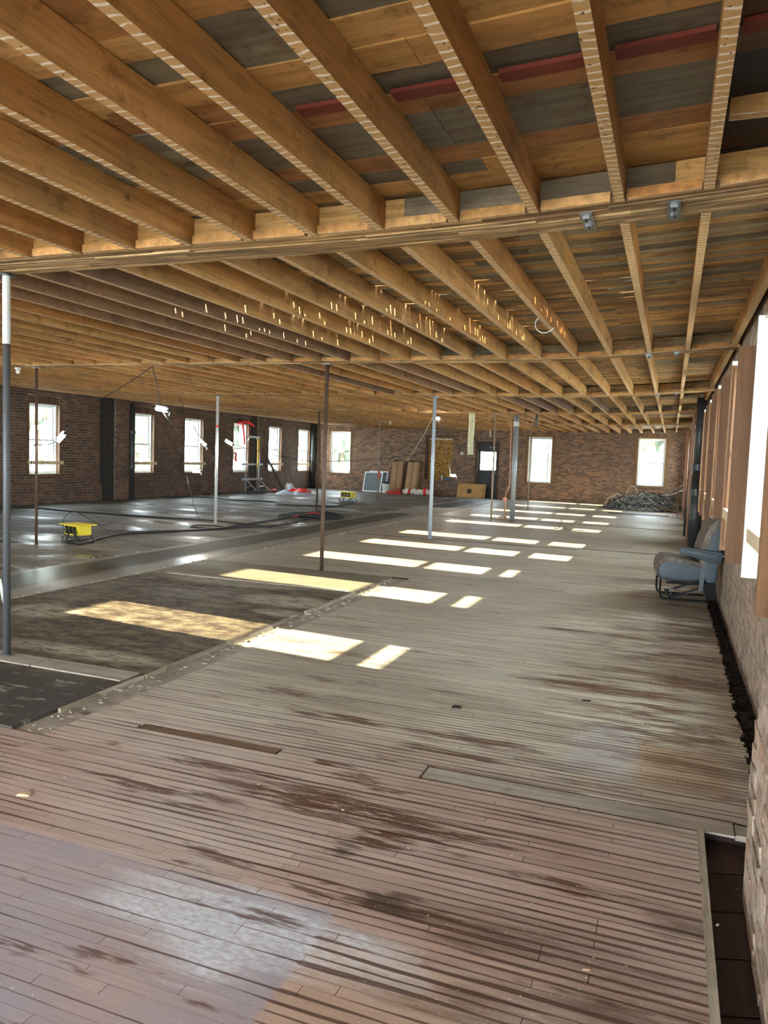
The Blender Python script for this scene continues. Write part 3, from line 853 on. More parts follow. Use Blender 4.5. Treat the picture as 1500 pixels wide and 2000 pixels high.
fbox('near_floor', -14.8, 0.21, -5.0, 1.258, -0.012, 0.0, 'floor')
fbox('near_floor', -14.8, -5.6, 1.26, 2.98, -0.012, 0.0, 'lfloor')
# subfloor planks seen in the open slot by the wall
yy = 1.2
while yy < 3.4:
    m = MB(); m.hexa([(0.20, yy, -0.10), (0.60, yy + 0.14, -0.10), (0.60, yy + 0.40, -0.10), (0.20, yy + 0.26, -0.10),
                      (0.20, yy, -0.07), (0.60, yy + 0.14, -0.072), (0.60, yy + 0.40, -0.072), (0.20, yy + 0.26, -0.07)])
    m.build('subfloor_plank', MT['subfloor'], floor); yy += 0.275
# worn adhesive bed left of the strip floor
fbox('adhesive_bed', -5.84, -3.17, 2.98, 8.80, -0.012, 0.012, 'tar')
fbox('slot_bottom', -3.17, -2.96, 2.98, 8.80, -0.012, -0.008, 'greyply')
fbox('walkway', -7.12, -5.84, 2.98, 29.9, -0.012, 0.0, 'corr')
for (a, b) in ((-5.8, -4.9), (-4.9, -3.95), (-3.94, -3.2)): fbox('cross_board', a, b - 0.006, 3.86, 4.05, 0.012, 0.021, 'greyply')
fbox('cross_board', -5.6, -3.25, 7.55, 7.62, 0.012, 0.02, 'edgewood')
yy = 3.0
while yy < 8.6:
    L = rf.uniform(0.12, 0.5)
    if rf.random() < 0.85:
        x = -3.165 + rf.uniform(-0.008, 0.008)
        fbox('edge_strip', x, x + rf.uniform(0.02, 0.04), yy, yy + L - 0.012, -0.01, 0.014 + rf.uniform(0, 0.008), 'edgewood')
    yy += L
st = MB(); y = 2.98
while y < 30.0:
    x = -7.12
    while x > XL + 0.02:
        L = min(rf.uniform(1.2, 3.2), x - XL)
        if y + 0.084 < fy(x - L / 2) - 0.02: st.box(x - L + .0015, x - .0015, y + .001, y + .083, -0.012, rf.uniform(-0.001, 0.0012))
        x -= L
    y += 0.084
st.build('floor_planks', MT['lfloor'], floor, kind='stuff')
# seams where floor sections butt together
for (x0, x1, yv) in ((-5.8, -1.45, 13.42), (-1.45, 0.42, 13.62), (-5.8, 0.40, 18.95), (-5.0, -2.96, 8.80), (-5.8, 0.4, 23.9), (-14.5, -7.2, 13.5), (-14.5, -7.2, 19.4)):
    MB().box(x0, x1, yv, yv + 0.03, -0.004, 0.006).build('seam_strip', MT['subfloor'], floor)

# crumbs of mortar and splinters along the torn edges
cr = MB(); rc = random.Random(9)


def crumb(x, y, s, z=0.0):
    p = [Vector((rc.uniform(-1, 1), rc.uniform(-1, 1), rc.uniform(0, 1))) * s for _ in range(3)]
    a = rc.uniform(0, 6.28); l = s * rc.uniform(.7, 2.0); w_ = s * rc.uniform(.4, 1)
    dx, dy = math.cos(a), math.sin(a); hh = s * rc.uniform(.25, .7)
    q = [(x - dx * l - dy * w_, y - dy * l + dx * w_, z), (x + dx * l - dy * w_ * .5, y + dy * l + dx * w_ * .5, z), (x + dx * l * .8 + dy * w_, y + dy * l * .8 - dx * w_, z), (x - dx * l + dy * w_ * .6, y - dy * l - dx * w_ * .6, z)]
    cr.hexa([*q, *[(u * .8 + x * .2, v * .8 + y * .2, z + hh) for u, v, _ in q]])


for (xc, y0, y1, n, sx) in ((-5.87, 4.5, 28.5, 620, 0.045), (-7.15, 5.5, 28.5, 420, 0.04), (-3.08, 3.0, 8.7, 200, 0.05), (-5.87, 4.3, 9.5, 260, 0.04)):
    for i in range(n):
        crumb(xc + rc.gauss(0, sx), rc.uniform(y0, y1), rc.uniform(0.004, 0.015))
for i in range(260): crumb(rc.uniform(-5.7, 0.3), rc.uniform(2.4, 14) ** 1.0, rc.uniform(0.002, 0.006), 0.001)
cr.build('mortar_crumbs', MT['crumb'], floor, kind='stuff')
# rubble in the slot along the right wall
cr = MB()
for i in range(700): crumb(rc.uniform(0.44, 0.60), rc.uniform(1.6, 13), rc.uniform(0.008, 0.03), -0.10)
cr.build('slot_rubble', MT['soil'], floor, kind='stuff')
cr = MB()
for (x, y, s) in ((0.38, 2.42, .012), (0.385, 2.37, .014), (0.40, 2.30, .02), (0.37, 2.1, .01), (0.39, 2.0, .012)): crumb(x, y, s, -0.07)
cr.build('plaster_chips', MT['white'], floor, kind='stuff')

# ---------------------------------------------------------------- ceiling
BAYS = [(-5.0, 3.70), (4.02, 8.62), (8.88, 13.38), (13.66, 18.30), (18.58, 23.35), (23.62, 29.9)]
GIR = [(3.70, 4.02), (8.62, 8.88), (13.38, 13.66), (18.30, 18.58), (23.35, 23.62)]
TH = [0.145, 0.155, 0.16, 0.16, 0.16, 0.16]
DZ = 0.15
ceiling = empty('ceiling'); ceiling['kind'] = 'structure'
rj = random.Random(21)
jm = {}
old = {1: set(range(10, 14)), 2: {9, 10, 13}, 3: {4, 6, 7, 8}}
for b, (y0, y1) in enumerate(BAYS):
    ye = y1 if b < 5 else 30.6
    k = 0; x = 0.112
    xs = [0.548]
    while x > XL + 0.05: xs.append(x); x -= 0.3862
    if b == 5: ye = 29.2
    for k, x in enumerate(xs):
        yend = ye if b < 5 else fy(x) + 0.02
        isold = (k - 1) in old.get(b, ())
        tw = 0.045 if k else 0.05
        key = (b, isold, k == 0, round(yend, 2))
        if key not in jm:
            m = MB()
            m.box(-tw, 0, y0, yend, H, H + DZ)
            jm[key] = m.mesh('joist', MT['joist_old' if isold else 'joist'])
        o = bpy.data.objects.new('joist', jm[key]); COL.objects.link(o); o.parent = ceiling
        jx = rj.uniform(-0.012, 0.012) if k else 0
        o.location = (x + jx, 0, sag(x) + (0 if k else 0.005))

# deck boards
rd = random.Random(31)
dst = {'deck': MB(), 'deck_old': MB(), 'deck_dark': MB()}
nd = 0; dcache = {}
streak_rows = []
for b in range(6):
    y0 = BAYS[b][0] - (0.2 if b else 0); y1 = BAYS[b][1] + 0.16 if b < 5 else 30.4
    if b: y0 = BAYS[b][0] - 0.16
    bw = 0.165 if b == 0 else 0.098
    y = y0
    while y < y1 - 0.01:
        w_ = min(bw * rd.choice((1, 1, 1, .85, 1.12)) if b == 0 else bw, y1 - y)
        x = 0.62; first = True
        while x > XL:
            L = 0.386 * rd.choice((3, 4, 5, 6, 8))
            if first:
                L = 0.52 if b == 0 else L
            L = min(L, x - XL + 0.01)
            kind = 'deck' if b == 0 else 'deck_old'
            if b == 0 and first and 2.2 < y: kind = 'deck_dark'
            n = max(1, int(L / 0.8)); dz = rd.uniform(0.0, 0.006)
            gapy = 0.004 if b else 0.0015
            in_streak = b == 1 and 5.4 < y < 7.4
            if in_streak: gapy = 0.018
            segs = [(x - L * i / n, x - L * (i + 1) / n) for i in range(n)]
            tilt = 0.004 if b else 0.0
            def piece(mb, lx=0.0, ly=0.0, lz=0.0):
                for (p, q) in segs:
                    zp = H + DZ + sag(p) + dz; zq = H + DZ + sag(q) + dz
                    mb.hexa([(q - lx + .001, y - ly, zq - lz + tilt), (p - lx - .001, y - ly, zp - lz + tilt), (p - lx - .001, y - ly + w_ - gapy, zp - lz), (q - lx + .001, y - ly + w_ - gapy, zq - lz),
                             (q - lx + .001, y - ly, zq - lz + .02), (p - lx - .001, y - ly, zp - lz + .02), (p - lx - .001, y - ly + w_ - gapy, zp - lz + .02), (q - lx + .001, y - ly + w_ - gapy, zq - lz + .02)])
            if nd < 300 and y > 1.5 and x > -6.0 and b < 2:
                m = MB(); piece(m, x, y, H + DZ)
                m.build('deck_board', MT[kind], ceiling, loc=(x, y, H + DZ)); nd += 1
            else:
                piece(dst[kind])
            x -= L; first = False
        if b == 1 and 5.4 < y < 7.4: streak_rows.append(y + w_ - 0.018)
        y += w_
for k_, mb_ in dst.items():
    if mb_.v: mb_.build('deck_boards', MT[k_], ceiling, kind='stuff')
# unseen sheet added over the deck to stop light leaks, slit for sun streaks
mem = MB(); ra = random.Random(77)
Z0 = H + DZ + 0.13; Z1 = Z0 + 0.03
SX = [XW + 0.4, -0.35, -3.9, XL - 0.4]
ZR = H + DZ + 0.16; ZL = H + DZ + 0.28
mem.box(-4.1, XW + 0.4, -5.3, 5.35, ZR, ZR + .03); mem.box(-4.1, XW + 0.4, 7.55, 31.2, ZR, ZR + .03); mem.box(-0.2, XW + 0.4, 5.35, 7.55, ZR, ZR + .03)
mem.box(XL - 0.4, -4.1, -5.3, 31.2, ZL, ZL + .03); mem.box(-4.13, -4.1, -5.3, 31.2, H + DZ + 0.028, ZL)
zl = H + DZ + 0.021
def strip(x0, x1, y0, y1):
    s0, s1 = sag(x0), sag(x1)
    mem.hexa([(x0, y0, zl + s0 + .006), (x1, y0, zl + s1 + .006), (x1, y1, zl + s1 + .006), (x0, y1, zl + s0 + .006), (x0, y0, zl + s0 + .012), (x1, y0, zl + s1 + .012), (x1, y1, zl + s1 + .012), (x0, y1, zl + s0 + .012)])
prev = 5.3
for gy in sorted(streak_rows):
    strip(-4.15, -1.9, prev, gy - 0.001); strip(-1.9, -0.15, prev, gy - 0.001)
    cuts = []
    for q in range(10):
        if ra.random() < 0.4:
            xc = -3.95 + q * 0.386 + ra.uniform(0.0, 0.19); cuts.append((xc, xc + ra.uniform(0.11, 0.19)))
    x = -4.15
    for a, c in cuts + [(-0.15, 0)]:
        if a > x: strip(x, a, gy - 0.001, gy + 0.018)
        x = c
    prev = gy + 0.018
strip(-4.15, -0.15, prev, 7.6)
# upstands that close the raised sheet onto the deck
for ya, yb in ((5.32, 5.35), (7.55, 7.58)):
    for q in range(10):
        p = -4.1 + q * 0.393; c = p + 0.393
        mem.hexa([(p, ya, zl + sag(p) + .01), (c, ya, zl + sag(c) + .01), (c, yb, zl + sag(c) + .01), (p, yb, zl + sag(p) + .01), (p, ya, ZR), (c, ya, ZR), (c, yb, ZR), (p, yb, ZR)])
mem.box(-0.19, -0.16, 5.32, 7.58, zl + sag(-.16) + .012, ZR)
mem.box(XW + 0.3, XW + 0.4, -5.3, 31, 2.9, H + DZ + 0.36); mem.box(XL - 0.4, XL - 0.3, -5.3, 31, 2.9, H + DZ + 0.36)
mem.box(XL - 0.4, XW + 0.4, -5.4, -5.2, 2.9, H + DZ + 0.36); mem.box(XL - 0.4, XW + 0.4, 30.9, 31.1, 2.9, H + DZ + 0.36)
mem.build('roof_felt', MT['membrane'], ceiling)

# girders built up of laminated planks, with a ledger strip under the joist ends
for gi, (y0, y1) in enumerate(GIR):
    g0 = MB(); xs = [XL + 0.02 + i * (XW - XL - 0.04) / 24 for i in range(25)]
    for p, q in zip(xs, xs[1:]):
        g0.hexa([(p, y0 + .004, H + .02 + sag(p)), (q, y0 + .004, H + .02 + sag(q)), (q, y1 - .004, H + .02 + sag(q)), (p, y1 - .004, H + .02 + sag(p)),
                 (p, y0 + .004, H + DZ - .002 + sag(p)), (q, y0 + .004, H + DZ - .002 + sag(q)), (q, y1 - .004, H + DZ - .002 + sag(q)), (p, y1 - .004, H + DZ - .002 + sag(p))])
    gir = g0.build('girder', MT['deck_old'], ceiling)
    nl = 9 if gi == 0 else 5; wl = (y1 - y0) / nl; rg = random.Random(40 + gi)
    for i in range(nl):
        x = XW - 0.02; ml = MB(); first = True
        while x > XL + 0.03:
            L = min(rg.uniform(0.6, 2.6), x - XL - 0.02); n = max(1, int(L / 0.7)); dz = rg.uniform(-0.009, 0.006)
            ea, eb = rg.uniform(0, .005), rg.uniform(0, .005)
            for s_ in range(n):
                p = x - L * s_ / n; q = x - L * (s_ + 1) / n
                a = y0 + i * wl + (ea if i else 0); c = y0 + (i + 1) * wl - (eb if i < nl - 1 else 0)
                zp, zq = H + dz + sag(p), H + dz + sag(q)
                ml.hexa([(q, a, zq), (p, a, zp), (p, c, zp), (q, c, zq), (q, a, zq + .03), (p, a, zp + .03), (p, c, zp + .03), (q, c, zq + .03)])
            x -= L
        ml.build('lamination', MT['girder'], gir)
    x = 0.112
    while x > XL + 0.4:
        le = MB()
        a = x - 0.386 + 0.014; c = x - 0.045 - 0.014
        le.hexa([(a, y0 - .035, H + .002 + sag(a)), (c, y0 - .035, H + .002 + sag(c)), (c, y0, H + .002 + sag(c)), (a, y0, H + .002 + sag(a)),
                 (a, y0 - .035, H + .045 + sag(a)), (c, y0 - .035, H + .045 + sag(c)), (c, y0, H + .045 + sag(c)), (a, y0, H + .045 + sag(a))])
        le.build('ledger', MT['joist'], gir)
        x -= 0.3862
    le = MB(); le.hexa([(0.125, y0 - .035, H + .002 + sag(.12)), (0.48, y0 - .035, H + .002 + sag(.48)), (0.48, y0, H + .002 + sag(.48)), (0.125, y0, H + .002 + sag(.12)),
             (0.125, y0 - .035, H + .045 + sag(.12)), (0.48, y0 - .035, H + .045 + sag(.48)), (0.48, y0, H + .045 + sag(.48)), (0.125, y0, H + .045 + sag(.12))])
    le.build('ledger', MT['joist'], gir)
    for bx in {0: (-0.45, -0.06), 1: (-0.30, -0.02), 2: (-0.3, 0.0)}.get(gi, ()):
        z = H + sag(bx) - 0.014; m = MB(); ym = (y0 + y1) / 2 + (0.02 if gi == 0 else 0)
        m.box(bx - .03, bx + .03, ym - .13, ym + .12, z, z + .008)
        for dy in (-.07, .05):
            m.box(bx - .016, bx + .016, ym + dy - .02, ym + dy + .02, z - .012, z)
            m.cyl((bx, ym + dy), .009, z - .024, z - .012, 6)
        m.build('steel_bracket', MT['steel'], gir)
# red painted battens left between the nearest joists
for a, c in ((-1.40, -1.10), (-1.02, -0.72), (-0.63, -0.34), (-0.25, 0.05), (0.125, 0.48)):
    MB().hexa([(a, 2.63, H + DZ + sag(a) - .016), (c, 2.63, H + DZ + sag(c) - .016), (c, 2.70, H + DZ + sag(c) - .016), (a, 2.70, H + DZ + sag(a) - .016),
               (a, 2.63, H + DZ + sag(a)), (c, 2.63, H + DZ + sag(c)), (c, 2.70, H + DZ + sag(c)), (a, 2.70, H + DZ + sag(a))]).build('red_batten', MT['redstrip'], ceiling)
MB().box(0.125, 0.49, 3.18, 3.24, H + DZ + 0.02, H + DZ + 0.085).build('cross_batten', MT['joist'], ceiling)

# ================================================================== THINGS
HB = H - 0.012      # underside of the girder laminations


def post(label, x, y, r, mat, zb=0.0, plate=True, band=None, name='steel_post'):
    t = empty(name, (x, y, zb)); tag(t, label, 'post')
    top = HB - zb - 0.012 + sag(x)
    m = MB(); m.cyl((0, 0), r, 0.008, top, 14); sh = m.build('shaft', MT[mat], t, smooth=False)
    sh.data.polygons.foreach_set('use_smooth', [len(p.vertices) == 4 for p in sh.data.polygons])
    m = MB(); m.box(-r * 2.2, r * 2.2, -r * 2.2, r * 2.2, top, top + 0.01); m.build('top_plate', MT['steel'], t)
    m = MB(); m.cyl((0, 0), r * 1.5, 0.0, 0.012, 12); m.build('foot', MT[mat], t)
    if band:
        m = MB(); m.cyl((0, 0), r + .002, band[0], band[1], 14); b_ = m.build('paint_band', MT[band[2]], t); b_['label'] = band[3]
    return t


post('nearest steel post at the left edge, white painted top and dark lower shaft', -4.27, 3.97, 0.024, 'post_grey', 0.021, band=(2.15, 2.60, 'post_white', 'white painted upper end'))
post('thin rusty steel post standing where the dark floor bed ends, right of the walkway', -4.12, 8.76, 0.026, 'post_rust')
post('pale blue-white steel post in the middle of the floor between sunlit strips', -4.15, 13.52, 0.034, 'post_blue')
post('white steel post with a shred of red tape, before the left brick wall', -8.82, 13.52, 0.031, 'post_white', band=(1.98, 2.02, 'cloth_red', 'red tape'))
post('thin brown post beside the nearer yellow power box, a work light clamped to it', -8.84, 8.76, 0.021, 'post_rust')
post('slim brown post just left of the grey duct pipe, before the dark door', -4.10, 18.44, 0.022, 'post_tan')
post('slim brown post beyond the cable heap, half hidden by the thin rusty post', -8.87, 18.45, 0.026, 'post_rust')
post('farthest thin brown post by the leaning window screens', -9.08, 23.52, 0.026, 'post_tan')
post('very thin brown post in front of the window with the blind', -4.08, 23.48, 0.018, 'post_tan')
# grey duct pipe with the copper pipe next to it
t = empty('duct_pipe', (-3.62, 18.66, 0)); tag(t, 'thick grey metal pipe from floor to ceiling in front of the blind window', 'pipe')
m = MB(); m.cyl((0, 0), 0.062, 0, 2.62, 18); o = m.build('shaft', MT['duct_grey'], t, smooth=True)
m = MB(); m.cyl((0, 0), 0.068, 2.35, 2.46, 18); o = m.build('collar', MT['post_white'], t)
m = MB(); m.cyl((0, 0), 0.07, 0, 0.03, 18); m.build('foot', MT['post_grey'], t)
t = empty('supply_pipe', (-3.76, 18.52, 0)); tag(t, 'bent reddish supply pipe running up beside the thick grey pipe', 'pipe')
m = MB(); m.tube([(-.02, -.02, 0), (-.02, -.02, .62), (.0, 0, .74), (.06, .02, .86), (.06, .03, 1.2), (.04, .03, 2.0), (.03, .03, 2.60)], 0.018, 8); m.build('pipe', MT['terra'], t, smooth=True)
m = MB(); m.box(-.07, .02, -.05, .03, .52, .60); m.tube([(-.08, -.02, .56), (.03, -.02, .56)], .022, 8); m.build('valve', MT['copper'], t)
# pipes along the right wall
t = empty('soil_pipe', (0.465, 15.5, -0.1)); tag(t, 'big black cast-iron soil pipe against the right wall behind the vehicle seat', 'pipe')
m = MB(); m.cyl((0, 0), 0.088, 1.45, 2.9, 20); m.build('upper_pipe', MT['pipe_black'], t, smooth=True)
m = MB(); m.cyl((0, 0), 0.1, 0, 1.45, 20); m.build('lower_pipe', MT['pipe_black'], t, smooth=True)
for z in (1.15, 1.62):
    m = MB(); m.cyl((0, 0), 0.122, z, z + .04, 20); m.cyl((0, 0), 0.108, z - .08, z, 20); m.build('hub', MT['pipe_black'], t)
for lab, x, y, r, z1, mat in (('slim brown pipe just beyond the big black soil pipe', 0.36, 16.6, 0.02, 2.6, 'terra'), ('fat pinkish pipe in the far right corner beyond the wire heap', 0.42, 24.9, 0.06, 2.66, 'terra')):
    t = empty('wall_pipe', (x, y, 0)); tag(t, lab, 'pipe')
    m = MB(); m.cyl((0, 0), r, 0, z1, 14); m.build('pipe', MT[mat], t, smooth=True)
    m = MB(); m.cyl((0, 0), r * 1.25, z1 * .45, z1 * .45 + .06, 14); m.build('coupling', MT[mat], t)
for i, (x, y, h) in enumerate(((0.335, 17.6, 0.62), (0.375, 17.25, 0.5))):
    m = MB(); m.tube([(x, y, 0), (x, y, h * .8), (x + .02, y, h), (x + .05, y + .03, h - .05)], 0.022, 8)
    o = m.build('hose_end', MT['black'], None, smooth=True)
    tag(o, ('taller', 'shorter')[i] + ' of two black hose ends sticking up by the right wall', 'hose')
t = empty('drain_pipe', (XL + 0.11, 18.11, 0)); tag(t, 'black drain pipe on the left brick wall beside the brick pilaster', 'pipe')
m = MB(); m.cyl((0, 0), 0.085, 0, 2.78, 18); m.build('pipe', MT['pipe_black'], t, smooth=True)
for z in (0.9, 1.9):
    m = MB(); m.cyl((0, 0), 0.1, z, z + .08, 18); m.build('hub', MT['pipe_black'], t)
t = empty('corner_pipe', (XL + 0.12, 30.0, 0)); tag(t, 'black pipe standing in the far left corner between the two brick walls', 'pipe')
m = MB(); m.cyl((0, 0), 0.1, 0, 2.8, 14); m.build('pipe', MT['pipe_black'], t, smooth=True)
m = MB(); m.cyl((0, 0), 0.12, 1.4, 1.5, 14); m.build('hub', MT['pipe_black'], t)
# pieces hanging under the girders
t = MB().box(-4.80, -4.66, 18.585, 18.60, 1.62, 2.65)
o = t.build('hanging_strip', MT['plasticfilm'])
o.data.transform(Matrix.Translation((0, 0, 0)))
bm = bmesh.new(); bm.from_mesh(o.data); bmesh.ops.subdivide_edges(bm, edges=bm.edges, cuts=6, use_grid_fill=True)
for v in bm.verts:
    k = (2.65 - v.co.z); v.co.y += 0.03 * math.sin(k * 5) * k; v.co.x += 0.012 * math.sin(k * 6 + 1) * k; v.co.y += 0.02 * math.sin((v.co.x + 4.73) * 30)
bm.to_mesh(o.data); bm.free()
tag(o, 'cream plastic strip hanging from the ceiling left of the dark door', 'strip')
m = MB(); m.tube([(-3.10, 18.44, 2.30), (-3.10, 18.44, HB + .005)], 0.03, 10); o = m.build('pipe_stub', MT['post_grey'], None, smooth=True)
tag(o, 'short grey pipe stub hanging from the ceiling above the blind window', 'pipe')
t = empty('timber_prop', (0.235, 24.6, 0)); tag(t, 'slim wooden pole by the wire heap, spliced at mid height with a side arm', 'pole')
m = MB(); m.box(-.02, .02, -.02, .02, 0, 1.36); m.build('lower_pole', MT['casing'], t)
m = MB(); m.beam((.035, .045, 1.30), (.06, .045, 2.68), .04, .04, (0, 1, 0)); m.build('upper_pole', MT['casing'], t)
m = MB(); m.beam((-.02, -.04, .16), (-.56, -.08, .22), .035, .04); m.build('side_arm', MT['casing'], t)
m = MB(); m.tube([(-5.75, 5.32, 0.012), (-5.79, 5.30, 0.24)], 0.016, 10); o = m.build('pipe_stub', MT['white'], None, smooth=True)
tag(o, 'white plastic pipe stub sticking up from the floor at the left picture edge', 'pipe')
# wire loop hanging from a joist
m = MB(); m.tube([(-1.045, 6.6, 2.80)] + [(-1.075 + .085 * math.cos(a), 6.6 + .02 * math.sin(2 * a), 2.665 + .07 * math.sin(a)) for a in [1.6 + .25 * q for q in range(18)]], 0.004, 6)
o = m.build('wire_loop', MT['white'], None, smooth=True); tag(o, 'loop of white wire hanging from a joist in the second bay', 'wire')


# ---------------------------------------------------------------- work lights
def work_light(label, p, axis, cords, power=16, name='work_light'):
    t = empty(name, p); tag(t, label, 'lamp')
    a = Vector(axis).normalized() * 0.085
    m = MB(); m.tube([a * -1, a], 0.028, 12); o = m.build('bulb_tube', MT['lamp'], t, smooth=True); o['label'] = 'lit white lamp tube'
    m = MB(); m.tube([a * 1.0, a * 1.35], 0.026, 10); m.build('end_cap', MT['cable'], t)
    m = MB(); m.tube([a * -1.2, a * -1.0], 0.026, 10); m.build('end_cap', MT['cable'], t)
    m = MB(); u = Vector((0, 0, 0.045)); m.beam(a * -1 + u, a + u, 0.06, 0.006, (0, 0, 1)); m.build('shade', MT['alu'], t)
    m = MB(); m.tube([a * 1.3, a * 1.5 + Vector((0, 0, -.03)), a * 1.3 + Vector((0, 0, -.07))], 0.006, 6); m.build('hook', MT['steel'], t)
    for c in cords:
        m = MB(); m.tube([Vector(q) - Vector(p) for q in c], 0.007, 6); m.build('cord', MT['cable'], t, smooth=True)
    l = bpy.data.lights.new('lamp_light', 'POINT'); l.energy = power; l.color = (1, .95, .84); l.shadow_soft_size = 0.08
    lo = bpy.data.objects.new('lamp_light', l); COL.objects.link(lo); lo.parent = t; lo.location = (0, 0, -0.08)
    return t


def curve(a, b, sagv, n=8):
    a = Vector(a); b = Vector(b)
    return [a.lerp(b, i / n) + Vector((0, 0, -4 * sagv * (i / n) * (1 - i / n))) for i in range(n + 1)]


work_light('lit work light hanging on a cord below the second girder, left half', (-6.64, 8.8, 2.04), (1, .1, -.15),
           [[(-6.76, 8.74, 2.63), (-6.72, 8.78, 2.4), (-6.66, 8.8, 2.08)], curve((-6.62, 8.8, 2.0), (-6.28, 8.9, 1.62), .02), curve((-6.76, 8.74, 2.62), (-8.4, 9.6, 2.24), .02)])
work_light('lit work light clamped to the thin brown post by the nearer yellow box', (-8.33, 8.72, 1.61), (1, -.2, .75),
           [curve((-8.42, 8.72, 1.55), (-8.84, 8.73, 1.50), .03), curve((-8.84, 8.73, 1.5), (-8.90, 8.70, 1.13), -.02, 6), [(-8.25, 8.7, 1.7), (-8.12, 8.7, 1.8)]])
work_light('lit work light near the third left window, left of the white post', (-9.14, 13.5, 1.65), (1, 0, -.9),
           [curve((-9.76, 13.5, 2.6), (-9.2, 13.5, 1.72), .02), curve((-9.1, 13.5, 1.6), (-8.84, 13.5, 1.42), .0)])
work_light('lit work light just right of the white post, before the brick wall', (-8.53, 13.52, 1.67), (1, 0, -.5),
           [curve((-8.60, 13.52, 1.70), (-8.81, 13.52, 1.78), .02), curve((-8.46, 13.52, 1.64), (-6.6, 13.52, 1.35), .04, 10), curve((-6.6, 13.52, 1.35), (-4.16, 13.52, 1.6), .04, 10)])
work_light('lowest lit work light, slung on a cord left of the white post', (-9.29, 13.5, 1.05), (1, 0, 0),
           [curve((-9.2, 13.5, 1.08), (-8.85, 13.5, 1.40), .05), curve((-9.36, 13.5, 1.07), (-9.72, 13.5, 1.5), .02), curve((-9.5, 13.45, 0.95), (-9.1, 13.4, 0.02), .12)])
work_light('lit work light high beside the pale blue-white post', (-5.53, 18.25, 2.48), (.3, 1, 0), [[(-5.55, 18.25, 2.62), (-5.54, 18.25, 2.5)], curve((-5.5, 18.25, 2.45), (-5.45, 18.4, 2.2), .0)], 10)
work_light('lit work light slung on a V-shaped cord left of the dark door', (-6.1, 22.0, 1.0), (1, 0, 0),
           [curve((-6.18, 22, 1.04), (-5.47, 18.4, 2.36), -.05), curve((-6.02, 22, 1.04), (-5.76, 22, 1.9), .03), curve((-5.76, 22, 1.9), (-5.4, 22, 2.64), .02)])
m = MB(); m.tube(curve((-5.6, 18.25, 2.6), (-10.3, 29.6, 1.25), .12, 14), 0.009, 6); o = m.build('extension_lead', MT['canvas'], None, smooth=True)
tag(o, 'long pale cord sloping down across the far brick wall to the leaning screens', 'cord')
for lab, p in (('small bare bulb under the ceiling above the cardboard boxes', (-8.69, 23.45, 2.60)), ('small bare bulb under the second girder near the left edge', (-9.2, 8.76, 2.60))):
    t = empty('bulb_holder', p); tag(t, lab, 'lamp')
    m = MB(); m.cyl((0, 0), .045, .0, .028, 12); m.build('socket', MT['white'], t)
    m = MB(); m.tube([(0, 0, 0), (0, 0, -.02), (0, 0, -.05), (0, 0, -.065)], [.02, .032, .03, .012], 12); o = m.build('bulb', MT['white'], t, smooth=True)


# ---------------------------------------------------------------- yellow power boxes on wire stands
def power_box(label, loc, rz, s=1.0):
    t = empty('power_box', loc, rz); tag(t, label, 'power box'); t.scale = (s, s, s)
    m = MB(); m.box(-.17, .17, -.12, .12, .125, .275); m.build('housing', MT['yellow'], t, bevel=.006)
    m = MB(); m.hexa([(-.25, -.17, .278), (.25, -.17, .278), (.25, .17, .278), (-.25, .17, .278), (-.25, -.17, .292), (.25, -.17, .292), (.25, .17, .292), (-.25, .17, .292)])
    m.build('lid', MT['yellow'], t, bevel=.004)
    for x in (-.10, .0, .10):
        m = MB(); m.box(x - .04, x + .04, -.128, -.12, .145, .26); f = m.build('socket_panel', MT['black'], t)
        m = MB(); m.tube([(x, -.145, .2), (x, -.12, .2)], .027, 12); m.build('outlet', MT['steel'], f)
    m = MB(); m.tube([(-.17, 0, .2), (-.23, 0, .2)], .032, 12); o = m.build('inlet', MT['red'], t); o['label'] = 'red plug'
    for sy in (-.13, .13):
        m = MB(); m.tube([(-.16, sy * .8, .125), (-.22, sy, .06), (-.20, sy, .009), (.20, sy, .009), (.22, sy, .06), (.16, sy * .8, .125)], .009, 8); m.build('wire_leg', MT['cable'], t, smooth=True)
    for x in (-.2, .2):
        m = MB(); m.tube([(x, -.13, .009), (x, .13, .009)], .009, 8); m.build('stand_rail', MT['cable'], t)
    return t


power_box('nearer yellow power distribution box on wire legs, left beside a brown post', (-8.55, 9.30, 0), -0.25)
power_box('far yellow power distribution box on wire legs, in front of the leaning screens', (-9.65, 22.35, 0), -0.1, 1.15)


def cable(label, pts, r=0.012, name='power_cable', mat='cable', z=0.0, closed=False):
    # smooth the path with Catmull-Rom
    P = [Vector((p[0], p[1], (p[2] if len(p) > 2 else z + r))) for p in pts]; out = []
    for i in range(len(P) - 1):
        a = P[max(i - 1, 0)]; b = P[i]; c = P[i + 1]; d = P[min(i + 2, len(P) - 1)]
        for k in range(5):
            u = k / 5
            out.append(0.5 * ((2 * b) + (c - a) * u + (2 * a - 5 * b + 4 * c - d) * u * u + (3 * b - a - 3 * c + d) * u ** 3))
    out.append(P[-1])
    for q in out: q.z = max(q.z, z + r)
    m = MB(); m.tube(out, r, 6); o = m.build(name, MT[mat], None, smooth=True); tag(o, label, 'cable'); return o


